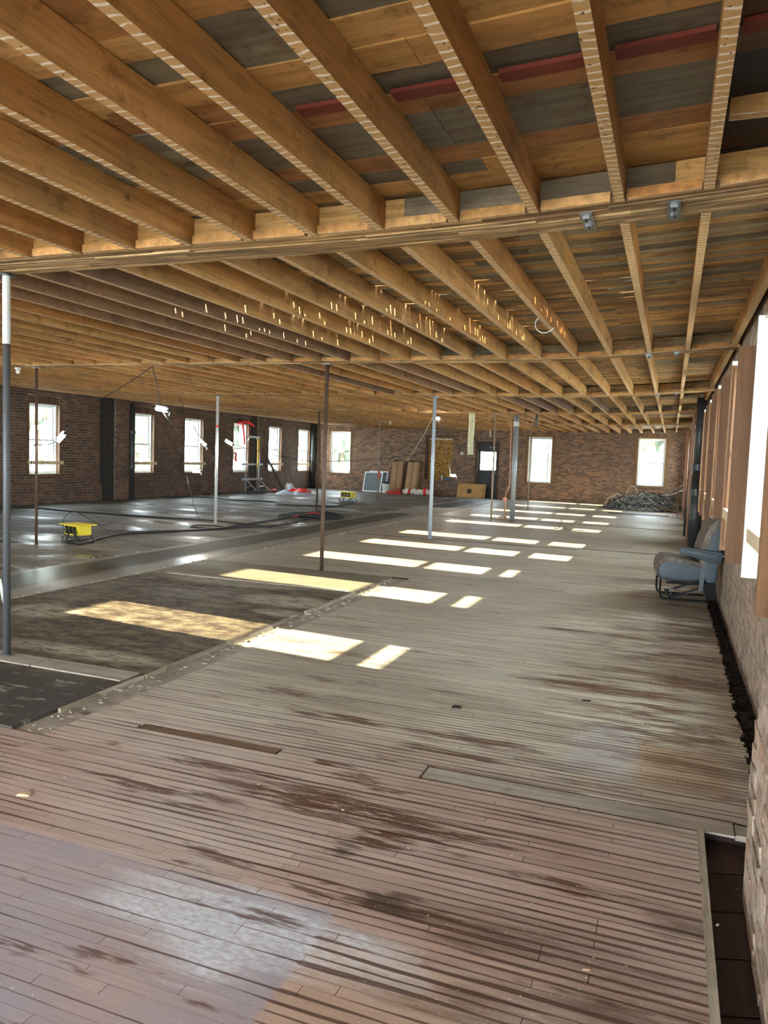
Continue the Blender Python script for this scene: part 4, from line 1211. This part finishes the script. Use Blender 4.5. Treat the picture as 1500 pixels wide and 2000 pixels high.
cable('thick dark cable running from the nearer yellow box to the cable heap', [(-8.45, 9.14, .2), (-8.3, 9.0, .03), (-8.5, 9.6), (-8.75, 10.5), (-8.4, 11.4), (-8.0, 12.3), (-8.05, 13.2), (-8.1, 14.3), (-8.2, 15.7)], .02)
cable('second dark cable lying beside the thick one near the nearer yellow box', [(-8.55, 9.14, .2), (-8.42, 8.95, .03), (-8.62, 9.8), (-8.82, 10.6), (-8.45, 11.6), (-7.8, 12.9), (-7.5, 14.0), (-7.7, 15.6)], .015)
cable('black cable along the foot of the left wall, nearest stretch', [(-14.6, 13.4), (-13.9, 13.7), (-12.6, 13.5), (-11.9, 13.55), (-10.2, 13.6), (-8.9, 13.75), (-7.4, 13.35)], .018)
cable('black cable snaking from the left wall to the far yellow box', [(-14.6, 19.4), (-13.5, 20.4), (-12.3, 20.0), (-11.2, 20.3), (-10.6, 19.5), (-9.6, 19.4), (-9.0, 20.0), (-9.2, 21.4), (-9.5, 22.1, .1)], .02)
pts = []
for i in range(26):
    a = i * 0.52; pts.append((-8.32 + .36 * math.cos(a) + .01 * i * .3, 12.45 + .26 * math.sin(a), .02 + .012 * (i // 12)))
cable('coiled loop of dark cable on the floor before the white post', pts, .011, 'cable_coil')
cable('thin dark cable rising from the floor into the red plug of the nearer yellow box', [(-8.78, 9.34, .2), (-9.0, 9.5, .13), (-9.3, 9.8, .3), (-9.6, 10.4, .35), (-10.0, 11.5, .02), (-10.6, 12.6), (-11.3, 13.4)], .007)
# heap of cables
hp = MB(); rh = random.Random(8)
for i in range(34):
    cx, cy = -7.85 + rh.gauss(0, .12), 16.15 + rh.gauss(0, .16); rx, ry = rh.uniform(.25, .62), rh.uniform(.2, .5); ph = rh.uniform(0, 6.28); zz = rh.uniform(.01, .13)
    n = 14; span = rh.uniform(3.5, 6.3)
    hp.tube([(cx + rx * math.cos(ph + span * k / n) * (1 + .15 * math.sin(3 * k / n)), cy + ry * math.sin(ph + span * k / n), max(.012, zz * (1 - .6 * abs(math.cos(ph + span * k / n))))) for k in range(n + 1)], .011, 5)
o = hp.build('cable_heap', MT['cable'], None, smooth=True, kind='stuff'); tag(o, 'tangled heap of dark cables on the floor beyond the thin rusty post', 'cables')
cable('short red cable end lying on the dark cable heap', [(-8.1, 15.6, .03), (-7.9, 15.7, .09), (-7.7, 15.9, .14), (-7.5, 15.85, .1)], .012, 'cable_end', 'red')

# big heap of stripped wire in the far right corner
wp = {0: MB(), 1: MB(), 2: MB()}
Xh, Yh = -0.75, 27.2
for i in range(560):
    a = rh.uniform(0, 6.28); rr = math.sqrt(rh.random()); cx = Xh + 1.25 * rr * math.cos(a); cy = Yh + 0.95 * rr * math.sin(a)
    top = 0.58 * (1 - rr ** 2.4) + .04
    z = rh.uniform(.02, top); l = rh.uniform(.25, .8); d = rh.uniform(0, 3.14) if rh.random() < .5 else rh.gauss(0, .4)
    pts = []
    for k in range(7):
        u = (k / 6 - .5) * l; bend = rh.uniform(-.12, .12)
        x = cx + math.cos(d) * u; y = cy + math.sin(d) * u + bend * (k / 6) * (1 - k / 6) * 2
        rr2 = min(1.25, math.hypot((x - Xh) / 1.4, (y - Yh) / 1.1)); lim = 0.60 * max(0.02, 1 - rr2 ** 2.4) + .03
        pts.append((min(x, 0.56), min(y, 28.9), min(max(.012, z + .06 * math.sin(k * 1.7 + i)), lim)))
    wp[0 if rh.random() < .42 else (1 if rh.random() < .65 else 2)].tube(pts, rh.uniform(.006, .012), 4)
hroot = None
for k_, mt_ in ((0, MT['cable']), (1, plain('grey_wire_jacket', srgb(132, 134, 130), .5)), (2, plain('pale_wire_jacket', srgb(214, 210, 196), .5))):
    o = wp[k_].build(('wire_heap', 'grey_wires', 'pale_wires')[k_], mt_, hroot, smooth=True, kind='stuff')
    if hroot is None:
        hroot = o; tag(o, 'big tangled heap of stripped electric wire in the far right corner', 'wires')
for i, (x, y, h) in enumerate(((-1.9, 26.9, .42), (-1.75, 27.1, .5), (-1.3, 27.6, .78), (-1.55, 26.9, .36))):
    m = MB(); m.tube([(x + .17 - .2 * math.cos(.35 * q) * (1 + .04 * q) - .1, y + .02 * q, h * (.15 + .85 * math.sin(min(.35 * q, 2.6)))) for q in range(8)], .014, 7); m.build('wire_end', MT['canvas'], hroot, smooth=True)
cable('white cable arching from the wire heap to the right wall', [(-.3, 27.4, .5), (.1, 27.0, .58), (.35, 26.7, .72), (.5, 26.4, .72), (.56, 26.2, .6)], .02, 'white_cable', 'white')
cable('grey cable rising straight from the wire heap to the right wall', [(-.2, 27.4, .5), (.2, 27.2, .78), (.56, 27.0, 1.05)], .013, 'grey_cable', 'post_blue')
m = MB(); m.box(-1.75, 0.0, 24.25, 24.33, 0.0, 0.018); o = m.build('loose_plank', MT['subfloor']); tag(o, 'dark narrow plank lying on the floor before the wire heap', 'plank')


# ---------------------------------------------------------------- van seat by the right wall
def cushion(name, prof, y0, y1, mat, parent, bev=0.035, sub=2):
    m = MB(); m.prism(prof, y0, y1); o = m.build(name, MT[mat], parent, smooth=True)
    b = o.modifiers.new('bevel', 'BEVEL'); b.width = bev; b.segments = 4; b.limit_method = 'ANGLE'; b.angle_limit = math.radians(40)
    return o


seat = empty('van_seat', (0.198, 9.3, 0), 0.10); tag(seat, 'old blue-grey vinyl van seat with striped fabric and one armrest by the wall', 'seat')
S = lambda x, z: (x - 0.2, z)
YN, YF = 9.05 - 9.3, 9.56 - 9.3
sc_ = cushion('seat_cushion', [S(-.10, .24), S(-.11, .33), S(-.095, .43), S(-.05, .475), S(.05, .48), S(.2, .46), S(.40, .42), S(.42, .24), S(.15, .215)], YN, YF, 'chair_vinyl', seat, .04)
m = MB()
prof = [(-.113, .34), (-.098, .437), (-.05, .488), (.05, .494), (.2, .474), (.36, .44)]
vs = []; fs = []
for (x, z) in prof: vs += [(x - .2, YN - .004, z), (x - .2, YF + .004, z)]
fs = [(2 * i, 2 * i + 1, 2 * i + 3, 2 * i + 2) for i in range(len(prof) - 1)]
k = len(vs); vs += [(v[0] + .012, v[1], v[2] - .062) for v in vs]
fs2 = [tuple(reversed([j + k for j in f])) for f in fs]; ed = [(0, 1), *[(2 * i + 1, 2 * i + 3) for i in range(5)], (11, 10), *[(2 * i + 2, 2 * i) for i in range(4, -1, -1)]]
m.add(vs, fs + fs2 + [(a, b, b + k, a + k) for a, b in ed]); m.build('seat_fabric', MT['fabric'], sc_, bevel=.012)
m = MB(); m.tube([(x - .2, YN + .005, z) for x, z in ((-.085, .25), (-.10, .33), (-.085, .42), (-.04, .462), (.05, .468), (.2, .448), (.38, .41))], .0045, 6); m.build('piping', MT['frame_black'], sc_, smooth=True)
bc = cushion('backrest', [S(.36, .30), S(.335, .45), S(.34, .60), S(.375, .74), S(.43, .86), S(.48, .92), S(.53, .925), S(.558, .88), S(.562, .74), S(.55, .60), S(.53, .45), S(.52, .23), S(.42, .215)], YN + .0, YF, 'chair_vinyl', seat, .04)
m = MB()
prof = [(.328, .45), (.330, .60), (.366, .745), (.42, .868), (.474, .934), (.52, .938)]
vs = []
for (x, z) in prof: vs += [(x - .2, YN - .004, z), (x - .2, YF + .004, z)]
k = len(vs); fs = [(2 * i, 2 * i + 1, 2 * i + 3, 2 * i + 2) for i in range(5)]
vs += [(v[0] + .068, v[1], v[2] - .035) for v in vs]
m.add(vs, fs + [tuple(reversed([j + k for j in f])) for f in fs] + [(a, b, b + k, a + k) for a, b in ed]); m.build('back_fabric', MT['fabric'], bc, bevel=.012)
m = MB(); m.tube([(x - .2, YN + .004, z) for x, z in ((.40, .46), (.41, .60), (.44, .72), (.49, .81), (.545, .84))], .004, 6); m.build('piping', MT['frame_black'], bc, smooth=True)
m = MB(); m.tube([(x - .2, YF - .01, z) for x, z in ((.34, .46), (.345, .60), (.38, .74), (.435, .86), (.485, .92))], .006, 6); m.build('piping', MT['frame_black'], bc, smooth=True)
ar = cushion('armrest', [S(.10, .60), S(.095, .565), S(.13, .54), S(.30, .495), S(.44, .455), S(.53, .46), S(.55, .50), S(.555, .575), S(.50, .585), S(.3, .605), S(.14, .615)], YN - .065, YN - .003, 'chair_vinyl', seat, .018)
m = MB(); m.tube([(x - .2, YN - .066, z) for x, z in ((.18, .59), (.14, .572), (.2, .55), (.36, .51), (.5, .485), (.515, .51), (.51, .55), (.35, .575), (.18, .59))], .003, 6); m.build('seam', MT['frame_black'], ar, smooth=True)
for sy in (YN + .03, YF - .03):
    m = MB(); m.tube([(-.265, sy, .235), (-.265, sy, .075), (-.255, sy, .035), (-.225, sy, .015), (-.18, sy, .012), (.2, sy, .012), (.31, sy, .012)], .012, 10); m.build('frame_tube', MT['frame_black'], seat, smooth=True)
    m = MB(); m.beam((-.17, sy, .03), (.2, sy, .17), .03, .022, (0, 0, 1)); m.build('diagonal_strut', MT['frame_black'], seat)
    m = MB(); m.beam((-.2, sy + .01, .2), (.28, sy + .01, .2), .02, .03); m.build('slide_rail', MT['frame_black'], seat)
    m = MB(); m.beam((.0, sy - .018, .085), (.12, sy - .018, .13), .006, .012); m.build('rail_slot', MT['steel'], seat)
for x, z in ((-.1, .2), (-.17, .05), (.27, .015)):
    m = MB(); m.tube([(x, YN + .03, z), (x, YF - .03, z)], .011, 8); m.build('cross_tube', MT['frame_black'], seat)
m = MB(); m.prism([(.17, .215), (.2, .12), (.24, .05), (.31, .03), (.33, .10), (.31, .215)], YN + .02, YN + .05); m.tube([(.22, YN + .0, .16), (.22, YN + .04, .16)], .03, 12); m.tube([(.28, YN + .0, .09), (.28, YN + .04, .09)], .02, 12); m.build('pivot_bracket', MT['frame_black'], seat)
m = MB(); m.prism([(.2, .215), (.23, .05), (.31, .03), (.32, .215)], YF - .05, YF - .02); m.build('pivot_bracket', MT['frame_black'], seat)
m = MB(); m.tube([(-.14, YN + .08, .03), (-.14, YN + .08, .15)], .006, 6); m.box(-.165, -.115, YN + .07, YN + .09, .10, .13); m.build('latch', MT['steel'], seat)
m = MB(); m.beam((.17, YN - .012, .40), (.155, YN - .012, .145), .046, .004, (0, -1, 0)); b_ = m.build('seat_belt', plain('grey_webbing', srgb(96, 102, 104), .7), seat); b_['label'] = 'grey belt strap'
m = MB(); m.box(.125, .185, YN - .02, YN - .006, .125, .148); m.build('buckle', MT['steel'], b_)
m = MB(); m.tube([(.33, YN - .03, .46), (.345, YN - .04, .52), (.385, YN - .02, .555)], .004, 6); m.build('recliner_cable', MT['white'], seat)

# ---------------------------------------------------------------- far wall things
def FM(u, d, z=0.0): return WF.M @ Matrix.Translation((WF.su * u, d, z))


def placed(name, label, cat, u, d, z=0.0, lean=0.0, turn=0.0, group=None):
    t = empty(name); tag(t, label, cat, group)
    t.matrix_world = FM(u, d, z) @ Matrix.Rotation(turn, 4, 'Z') @ Matrix.Rotation(lean, 4, 'X')
    return t     # local x runs along the wall, y toward the room, z up; leans back by `lean`


for i, (u, d, h, wd, lab) in enumerate(((3.40, .20, .95, .92, 'rearmost white framed screen of the leaning stack, sticking out at the right'),
                                        (3.22, .28, .90, .88, 'middle white framed screen of the leaning stack'),
                                        (3.03, .36, .86, .84, 'front white framed window screen leaning on the far wall'))):
    t = placed('window_screen', lab, 'screen', u, d, 0.0, math.radians(15 - 3 * 0), 0, 'window screens leaning on the far wall')
    f = .045
    m = MB(); m.box(-wd / 2, -wd / 2 + f, -.015, .015, 0, h); m.box(wd / 2 - f, wd / 2, -.015, .015, 0, h); m.box(-wd / 2 + f, wd / 2 - f, -.015, .015, 0, f); m.box(-wd / 2 + f, wd / 2 - f, -.015, .015, h - f, h)
    m.build('frame', MT['vinyl'], t)
    m = MB(); m.box(-wd / 2 + f, wd / 2 - f, -.004, .004, f, h - f); m.build('mesh_panel', MT['screen'], t)
t = placed('white_bucket', 'white plastic bucket on the floor between screens and cardboard boxes', 'bucket', 3.92, .86)
m = MB(); m.tube([(0, 0, 0), (0, 0, .38)], [.125, .15], 20); m.build('bucket_body', MT['white'], t)
m = MB(); m.tube([(0, 0, .34), (0, 0, .36)], [.157, .157], 20); m.build('rim', MT['white'], t)
m = MB(); m.tube([(.15 * math.cos(a), .15 * math.sin(a) * .2 + .1, .34 - .12 * math.sin(a)) for a in [math.pi * k / 8 for k in range(9)]], .004, 5); m.build('bail_handle', MT['steel'], t)
t = placed('tool_bag', 'small black bag lying on top of the white bucket', 'bag', 3.92, .86, .381)
m = MB(); m.prism([(-.09, 0), (.09, 0), (.1, .05), (.05, .09), (-.04, .1), (-.1, .05)], -.06, .06); m.build('bag_body', MT['black'], t, bevel=.012)
m = MB(); m.tube([(-.05, 0, .09), (-.03, 0, .14), (.03, 0, .14), (.04, 0, .09)], .006, 6); m.build('strap', MT['black'], t)
o = cable('shred of red tape tied to the farthest thin brown post', [(-9.06, 23.49, 1.0), (-9.02, 23.48, .93), (-9.05, 23.46, .86), (-9.0, 23.47, .78)], .028, 'red_tape', 'cloth_red'); o['category'] = 'tape'
for i, (u, lab) in enumerate(((4.22, 'left of two tall brown cardboard boxes leaning on the far wall'), (4.86, 'right of two tall brown cardboard boxes leaning on the far wall'))):
    t = placed('cardboard_box', lab, 'box', u, .62, 0.0, math.radians(12), math.radians(-6 if i else 4), 'tall cardboard boxes against the far wall')
    w2, hh, dd = .24, 1.33, .27; th = .008
    m = MB(); m.box(-w2, w2, -dd, -dd + th, 0, hh); m.box(-w2, w2, -th, 0, 0, hh); m.box(-w2, -w2 + th, -dd + th, -th, 0, hh); m.box(w2 - th, w2, -dd + th, -th, 0, hh); m.box(-w2, w2, -dd, 0, 0, th); m.build('carton', MT['card'], t)
    for a, b_ in (((-w2, -dd / 2, hh), (-w2 - .10, -dd / 2, hh + .07)), ((w2, -dd / 2, hh), (w2 - .15, -dd / 2, hh + .1))):
        m = MB(); m.beam(a, b_, dd * .9, .006, (0, 0, 1)); m.build('flap', MT['cardin'], t)
    m = MB(); m.box(-.02, .02, .0, .002, 0, hh); m.build('tape', MT['casing'], t)
t = placed('red_bag', 'crumpled red bag on the floor at the foot of the left cardboard box', 'bag', 4.42, 1.08)
m = MB(); m.prism([(-.30, 0), (.32, 0), (.34, .08), (.1, .13), (-.05, .10), (-.22, .16), (-.33, .10)], -.13, .13); m.build('bag_body', MT['red'], t, bevel=.02)
m = MB(); m.tube([(-.2, .0, .14), (-.1, 0, .2), (.0, 0, .12)], .01, 6); m.build('strap', MT['red'], t)
# rolled canvas with red bands
t = placed('rolled_banner', 'rolled cream canvas with two red bands on the floor by the cardboard boxes', 'canvas roll', 5.38, .98)
rng = random.Random(4); xs = [-.62 + i * 1.24 / 30 for i in range(31)]
prof = [(.115 + .028 * math.sin(i * 1.1) + rng.uniform(-.014, .014)) for i in range(31)]; prof[0] = .05; prof[-1] = .06
m = MB(); m.tube([(x, .03 * math.sin(x * 4), prof[i]) for i, x in enumerate(xs)], prof, 14); m.build('canvas', MT['canvas'], t, smooth=True)
for x in (-.33, .33):
    k = min(range(31), key=lambda i: abs(xs[i] - x)); m = MB(); m.tube([(xs[k] - .05, .03 * math.sin(x * 4), prof[k]), (xs[k] + .05, .03 * math.sin(x * 4), prof[k])], prof[k] + .014, 14); m.build('red_band', MT['cloth_red'], t)


def plate(w_, h_, th, hole=None):
    """upright board in the x-z plane, optional round hole (x, z, r), built from quads"""
    m = MB()
    if not hole: return m.box(-w_ / 2, w_ / 2, -th / 2, th / 2, 0, h_)
    hx, hz, r = hole; n = 32; inner = []; outer = []
    for i in range(n):
        a = 2 * math.pi * i / n; c, s_ = math.cos(a), math.sin(a)
        inner.append((hx + r * c, hz + r * s_))
        k = min(((w_ / 2 - hx) / c if c > 1e-9 else 1e9), ((-w_ / 2 - hx) / c if c < -1e-9 else 1e9), ((h_ - hz) / s_ if s_ > 1e-9 else 1e9), ((0 - hz) / s_ if s_ < -1e-9 else 1e9))
        outer.append((hx + k * c, hz + k * s_))
    # snap the closest outer points to the corners
    for cx, cz in ((-w_ / 2, 0), (w_ / 2, 0), (w_ / 2, h_), (-w_ / 2, h_)):
        j = min(range(n), key=lambda i: (outer[i][0] - cx) ** 2 + (outer[i][1] - cz) ** 2); outer[j] = (cx, cz)
    vs = [(p[0], y, p[1]) for y in (-th / 2, th / 2) for ring in (inner, outer) for p in ring]
    fs = []
    for i in range(n):
        j = (i + 1) % n
        fs += [(i, j, j + n, i + n), (i + 2 * n, i + 3 * n, j + 3 * n, j + 2 * n), (i, i + 2 * n, j + 2 * n, j), (i + n, j + n, j + 3 * n, i + 3 * n)]
    return m.add(vs, fs)


t = placed('plywood_board', 'front plywood board with a round hole, leaning by the dark door', 'board', 7.42, .62, 0, math.radians(20), math.radians(2))
plate(1.02, .53, .018, (.02, .26, .105)).build('sheet', MT['ply'], t)
m = MB(); m.box(.36, .375, .0092, .0105, 0, .53); m.build('pencil_line', MT['cardin'], t)
t = placed('plywood_board', 'rear plywood board, mostly hidden behind the front one with the round hole', 'board', 7.50, .54, 0, math.radians(18), math.radians(2))
plate(1.06, .56, .018, (.11, .265, .15)).build('sheet', MT['ply'], t)
t = placed('spray_bottle', 'small white bottle on the sill of the boarded-up opening', 'bottle', 6.02, -.05, .612)
m = MB(); m.tube([(0, 0, 0), (0, 0, .17), (0, 0, .2), (0, 0, .25)], [.045, .045, .02, .018], 12); m.build('bottle_body', MT['white'], t, smooth=True)
m = MB(); m.cyl((0, 0), .022, .25, .28, 10); m.build('cap', MT['cardin'], t)
t = placed('blue_rag', 'crumpled blue rag on the sill of the boarded-up opening', 'cloth', 6.30, -.03, .612)
m = MB(); m.prism([(-.13, 0), (.12, 0), (.14, .05), (.06, .12), (.0, .06), (-.06, .08), (-.12, .04)], -.05, .05); m.build('cloth', MT['blue'], t, bevel=.01)
t = placed('alarm_disk', 'round white alarm disk on the brick left of the dark door', 'alarm', 6.86, .0, 1.73)
m = MB(); m.tube([(0, 0.01, 0), (0, .045, 0)], .07, 18); m.build('base', MT['white'], t)
m = MB(); m.tube([(0, .045, 0), (0, .055, 0)], .045, 16); m.build('cover', MT['white'], t)
t = placed('door_spring', 'small brass bracket on the brick above the dark door', 'bracket', 8.0, .0, 2.42)
m = MB(); m.box(-.03, .03, .01, .06, 0, .3); m.build('bar', MT['newwood'], t)
m = MB(); m.box(-.05, .05, .01, .05, -.05, 0); m.build('clip', MT['steel'], t)

# ---------------------------------------------------------------- left wall things
t = empty('scaffold', (XL + 0.42, 24.4, 0)); tag(t, 'aluminium scaffold frame standing before the fourth left window', 'scaffold')
for y in (-.47, .47):
    m = MB(); m.tube([(0, y, 0), (0, y * .96, 2.06)], .03, 10); u = m.build('upright', MT['alu'], t, smooth=True)
    m = MB(); m.tube([(0, y, .52), (.55, y, .02)], .02, 8); m.tube([(.28, y, .27), (0, y, .2)], .012, 6); m.build('outrigger', MT['alu'], t)
    m = MB(); m.tube([(0, y * .97, 1.78), (0, y * .5, 2.02)], .018, 8); m.build('corner_brace', MT['alu'], t)
for z, e in ((2.04, 0), (1.04, .25), (.5, .25)):
    m = MB(); m.beam((0.0, -.47 - e, z), (0.0, .47 + e, z), .05, .07); m.build('crossbar', MT['alu'], t)
m = MB(); m.tube([(.03, .30, 2.0), (.04, .31, 1.5), (.03, .33, 1.0), (.05, .3, .9), (.04, .38, 1.35), (.03, .36, 1.98)], .022, 7); o = m.build('yellow_rope', MT['orange'], None, smooth=True); o.location = (XL + .42, 24.4, 0)
tag(o, 'yellow rope hanging in loops on the scaffold frame', 'rope')
for lab, pts in (('red tape strung over the top of the fourth left window', [(23.95, 2.52), (24.3, 2.6), (24.7, 2.58), (25.05, 2.46)]), ('red tape end dangling in front of the fourth left window', [(24.2, 2.58), (24.3, 2.3), (24.38, 2.0), (24.42, 1.75)]), ('red tape scrap low at the left edge of the fourth left window', [(23.74, 1.45), (23.84, 1.38), (23.78, 1.25), (23.86, 1.12)])):
    m = MB(); m.tube([(XL + .06, p[0], p[1]) for p in pts], .045, 4); o = m.build('red_tape', MT['cloth_red']); tag(o, lab, 'tape')
m = MB(); m.box(-14.05, -13.85, 25.0, 25.4, 0, .09); m.prism([(-14.06, .09), (-13.84, .09), (-13.9, .15), (-14.0, .13)], 25.05, 25.35); o = m.build('red_crate', MT['red'], None, bevel=.01); tag(o, 'small red bundle on the floor under the scaffold frame', 'bundle')
m = MB(); m.beam((XL + .14, 25.6, 1.62), (XL + .55, 26.6, 0.03), .10, .035, (1, 0, 0)); o = m.build('leaning_plank', MT['darkcasing']); tag(o, 'dark plank leaning against the left wall right of the scaffold', 'plank')
t = empty('cable_reel', (XL + 0.6, 26.95, 0)); tag(t, 'white reel standing at the foot of the leaning plank', 'reel')
m = MB(); m.tube([(-.06, 0, .15), (.06, 0, .15)], .08, 16); m.build('hub', MT['canvas'], t)
for x in (-.07, .07):
    m = MB(); m.tube([(x - .008, 0, .155), (x + .008, 0, .155)], .155, 20); m.build('flange', MT['white'], t)
m = MB(); m.beam((-14.1, 26.0, .02), (-13.9, 26.7, .02), .08, .04); o = m.build('lumber_scrap', MT['newwood']); tag(o, 'short pale lumber scrap on the floor by the leaning plank', 'board')
m = MB()
for i in range(5): m.beam((-14.25 + i * .07, 22.9 + i * .12, .0135 + .022 * i), (-13.75 + i * .05, 24.2 + i * .12, .0135 + .022 * i), .05, .025)
o = m.build('scaffold_rails', MT['pipe_black']); tag(o, 'flat pile of dark scaffold rails on the floor before the frame', 'rails')


def crumple(name, label, cx, cy, rx, ry, h, mat, seed, z0=0.0, parent=None):
    r = random.Random(seed); n = 22; vs = []; fs = []
    ph = [r.uniform(0, 6.28) for _ in range(6)]
    for i in range(n + 1):
        for j in range(n + 1):
            u, v = i / n * 2 - 1, j / n * 2 - 1
            e = 1 + .18 * math.sin(3 * math.atan2(v, u) + ph[0]) + .1 * math.sin(7 * math.atan2(v, u) + ph[1])
            k = max(0, 1 - max(abs(u), abs(v)) ** 3)
            z = k * h * (.45 + .3 * abs(math.sin(4 * u + 3 * v + ph[2])) + .25 * abs(math.sin(7 * v - 5 * u + ph[3])) + r.uniform(-.06, .06))
            vs.append((cx + u * rx * e, cy + v * ry * e, z0 + .004 + max(0, z)))
    for i in range(n):
        for j in range(n):
            a = i * (n + 1) + j; fs.append((a, a + n + 1, a + n + 2, a + 1))
    m = MB(); m.add(vs, fs); o = m.build(name, mat, parent, smooth=True)
    s_ = o.modifiers.new('solid', 'SOLIDIFY'); s_.thickness = .004
    if label: tag(o, label, 'tarp')
    return o


tp = crumple('crumpled_tarp', 'crumpled silver and red tarp lying on the far left floor', -12.75, 24.9, .62, .5, .22, MT['tarp'], 3)
crumple('red_side', None, -12.62, 24.82, .40, .30, .13, MT['cloth_red'], 5, .11, tp)
crumple('silver_hood', None, -13.15, 25.1, .18, .16, .34, MT['tarp'], 6, .0, tp)

# ---------------------------------------------------------------- small litter
for name, lab, p, s in (('wood_chip', 'pale wood chip on the boards at the left picture edge', (-2.51, 2.42), (.03, .012, .008)),
                        ('paper_scrap', 'tiny white paper scrap on the near floor, right of centre', (-.15, 2.24), (.012, .003, .002)),
                        ('dark_twig', 'small dark twig on the bare floor in front of the middle windows', (-1.13, 4.37), (.03, .01, .012)),
                        ('dark_splinter', 'small dark splinter on the pale floor left of the amber patch', (-.42, 4.87), (.03, .006, .006))):
    m = MB(); m.prism([(-s[0], 0), (s[0], 0), (s[0] * .8, s[2]), (-s[0] * .5, s[2] * 1.3)], -s[1], s[1])
    o = m.build(name, MT['newwood' if name in ('wood_chip', 'paper_scrap') else 'soil']); o.location = (p[0], p[1], 0.0015); o.rotation_euler = (0, 0, .3); tag(o, lab, 'debris')
m = MB(); m.tube([(0.30, 3.02, -.07), (0.32, 2.96, -.02)], .002, 6); m.tube([(0.30, 3.021, -.07), (0.2999, 3.022, -.072)], .005, 8); o = m.build('loose_nail', MT['steel']); tag(o, 'bent nail standing in the open slot by the brick pier', 'nail')
cable('thin black wire tuft sticking up from the far sunlit floor', [(-2.42, 17.5, .01), (-2.30, 17.35, .02), (-2.26, 17.3, .12), (-2.24, 17.3, .22), (-2.1, 17.2, .02), (-1.7, 17.3, .01)], .008, 'wire_tuft', 'black')
m = MB(); m.prism([(-.12, 0), (.14, 0), (.1, .07), (0, .11), (-.08, .06)], -.07, .07); o = m.build('mortar_lump', MT['crumb'], None, bevel=.015); o.location = (-4.0, 19.3, 0); tag(o, 'pale lump of rubble on the floor left of the duct pipe', 'rubble')

# ================================================================== OUTSIDE
MB().box(-90, 90, -60, 140, -4.3, -4.0).build('outside_ground', MT['ground'], None, kind='structure')
MB().box(1.55, 1.75, 3.4, 10.6, -4.0, 1.40).build('outside_sun_block', MT['mortar_left'], None, kind='structure')  # unseen low wall added to cut off low sun at the near right windows
rt = random.Random(15)
crown_me = []
for q in range(3):
    vs = []; m = MB()
    for k in range(26):
        c = Vector((rt.gauss(0, 1.1), rt.gauss(0, 1.1), rt.uniform(-2.0, 2.2))); r = rt.uniform(.7, 1.3)
        n1, n2 = 6, 5
        vv = [(c.x, c.y, c.z + r)]; ff = []
        for i in range(1, n2):
            for j in range(n1):
                a = math.pi * i / n2; b_ = 2 * math.pi * j / n1; s_ = r * rt.uniform(.8, 1.2)
                vv.append((c.x + s_ * math.sin(a) * math.cos(b_), c.y + s_ * math.sin(a) * math.sin(b_), c.z + s_ * math.cos(a)))
        vv.append((c.x, c.y, c.z - r)); L = len(vv) - 1
        for j in range(n1):
            ff.append((0, 1 + j, 1 + (j + 1) % n1)); ff.append((L, L - n1 + (j + 1) % n1, L - n1 + j))
        for i in range(n2 - 2):
            for j in range(n1):
                a = 1 + i * n1 + j; b_ = 1 + i * n1 + (j + 1) % n1; ff.append((a, a + n1, b_ + n1, b_))
        m.add(vv, ff)
    crown_me.append(m.mesh('crown', MT['leaf']))
trunk_me = MB().tube([(0, 0, -4), (.1, 0, 0), (0, .1, 2)], [.3, .22, .1], 8).mesh('trunk', MT['trunk'])
spots = [(-36, 36, 'leafy tree outside, seen through the nearest left window'), (-40, 50, 'leafy tree outside, seen through the second left window'), (-38, 60.5, 'leafy tree outside, behind the third left window'),
         (-44, 72, 'leafy tree outside, behind the scaffold window'), (-40, 82, 'leafy tree outside, seen through the last two left windows'),
         (-27, 61, 'leafy tree outside the leftmost far window'), (-1.5, 62, 'leafy tree rising behind the white outbuilding')]
for i, (x, y, lab) in enumerate(spots):
    t = empty('tree', (x, y, 0), rt.uniform(0, 6)); t.scale = (1.1, 1.1, 1.2)
    tag(t, lab, 'tree', 'trees outside the windows')
    a = bpy.data.objects.new('crown', crown_me[i % 3]); COL.objects.link(a); a.parent = t; a.location = (0, 0, 3.6)
    b_ = bpy.data.objects.new('trunk', trunk_me); COL.objects.link(b_); b_.parent = t
t = empty('outbuilding', (-1.5, 44, -4.0)); tag(t, 'low white building outside the right far window', 'building')
MB().box(-7, 7, 0, 6, 0, 5.0).build('walls', MT['housewall'], t)
m = MB(); m.add([(-7.3, -.3, 5), (7.3, -.3, 5), (7.3, 6.3, 5), (-7.3, 6.3, 5), (-7.3, 3, 6.0), (7.3, 3, 6.0)], [(0, 1, 5, 4), (2, 3, 4, 5), (0, 4, 3), (1, 2, 5), (3, 2, 1, 0)]); m.build('roof', MT['houseroof'], t)
for x in (-5, -3, -1, 1, 3, 5): MB().box(x - .5, x + .5, -.05, 0.05, 3.2, 4.5).build('window', MT['screen'], t)
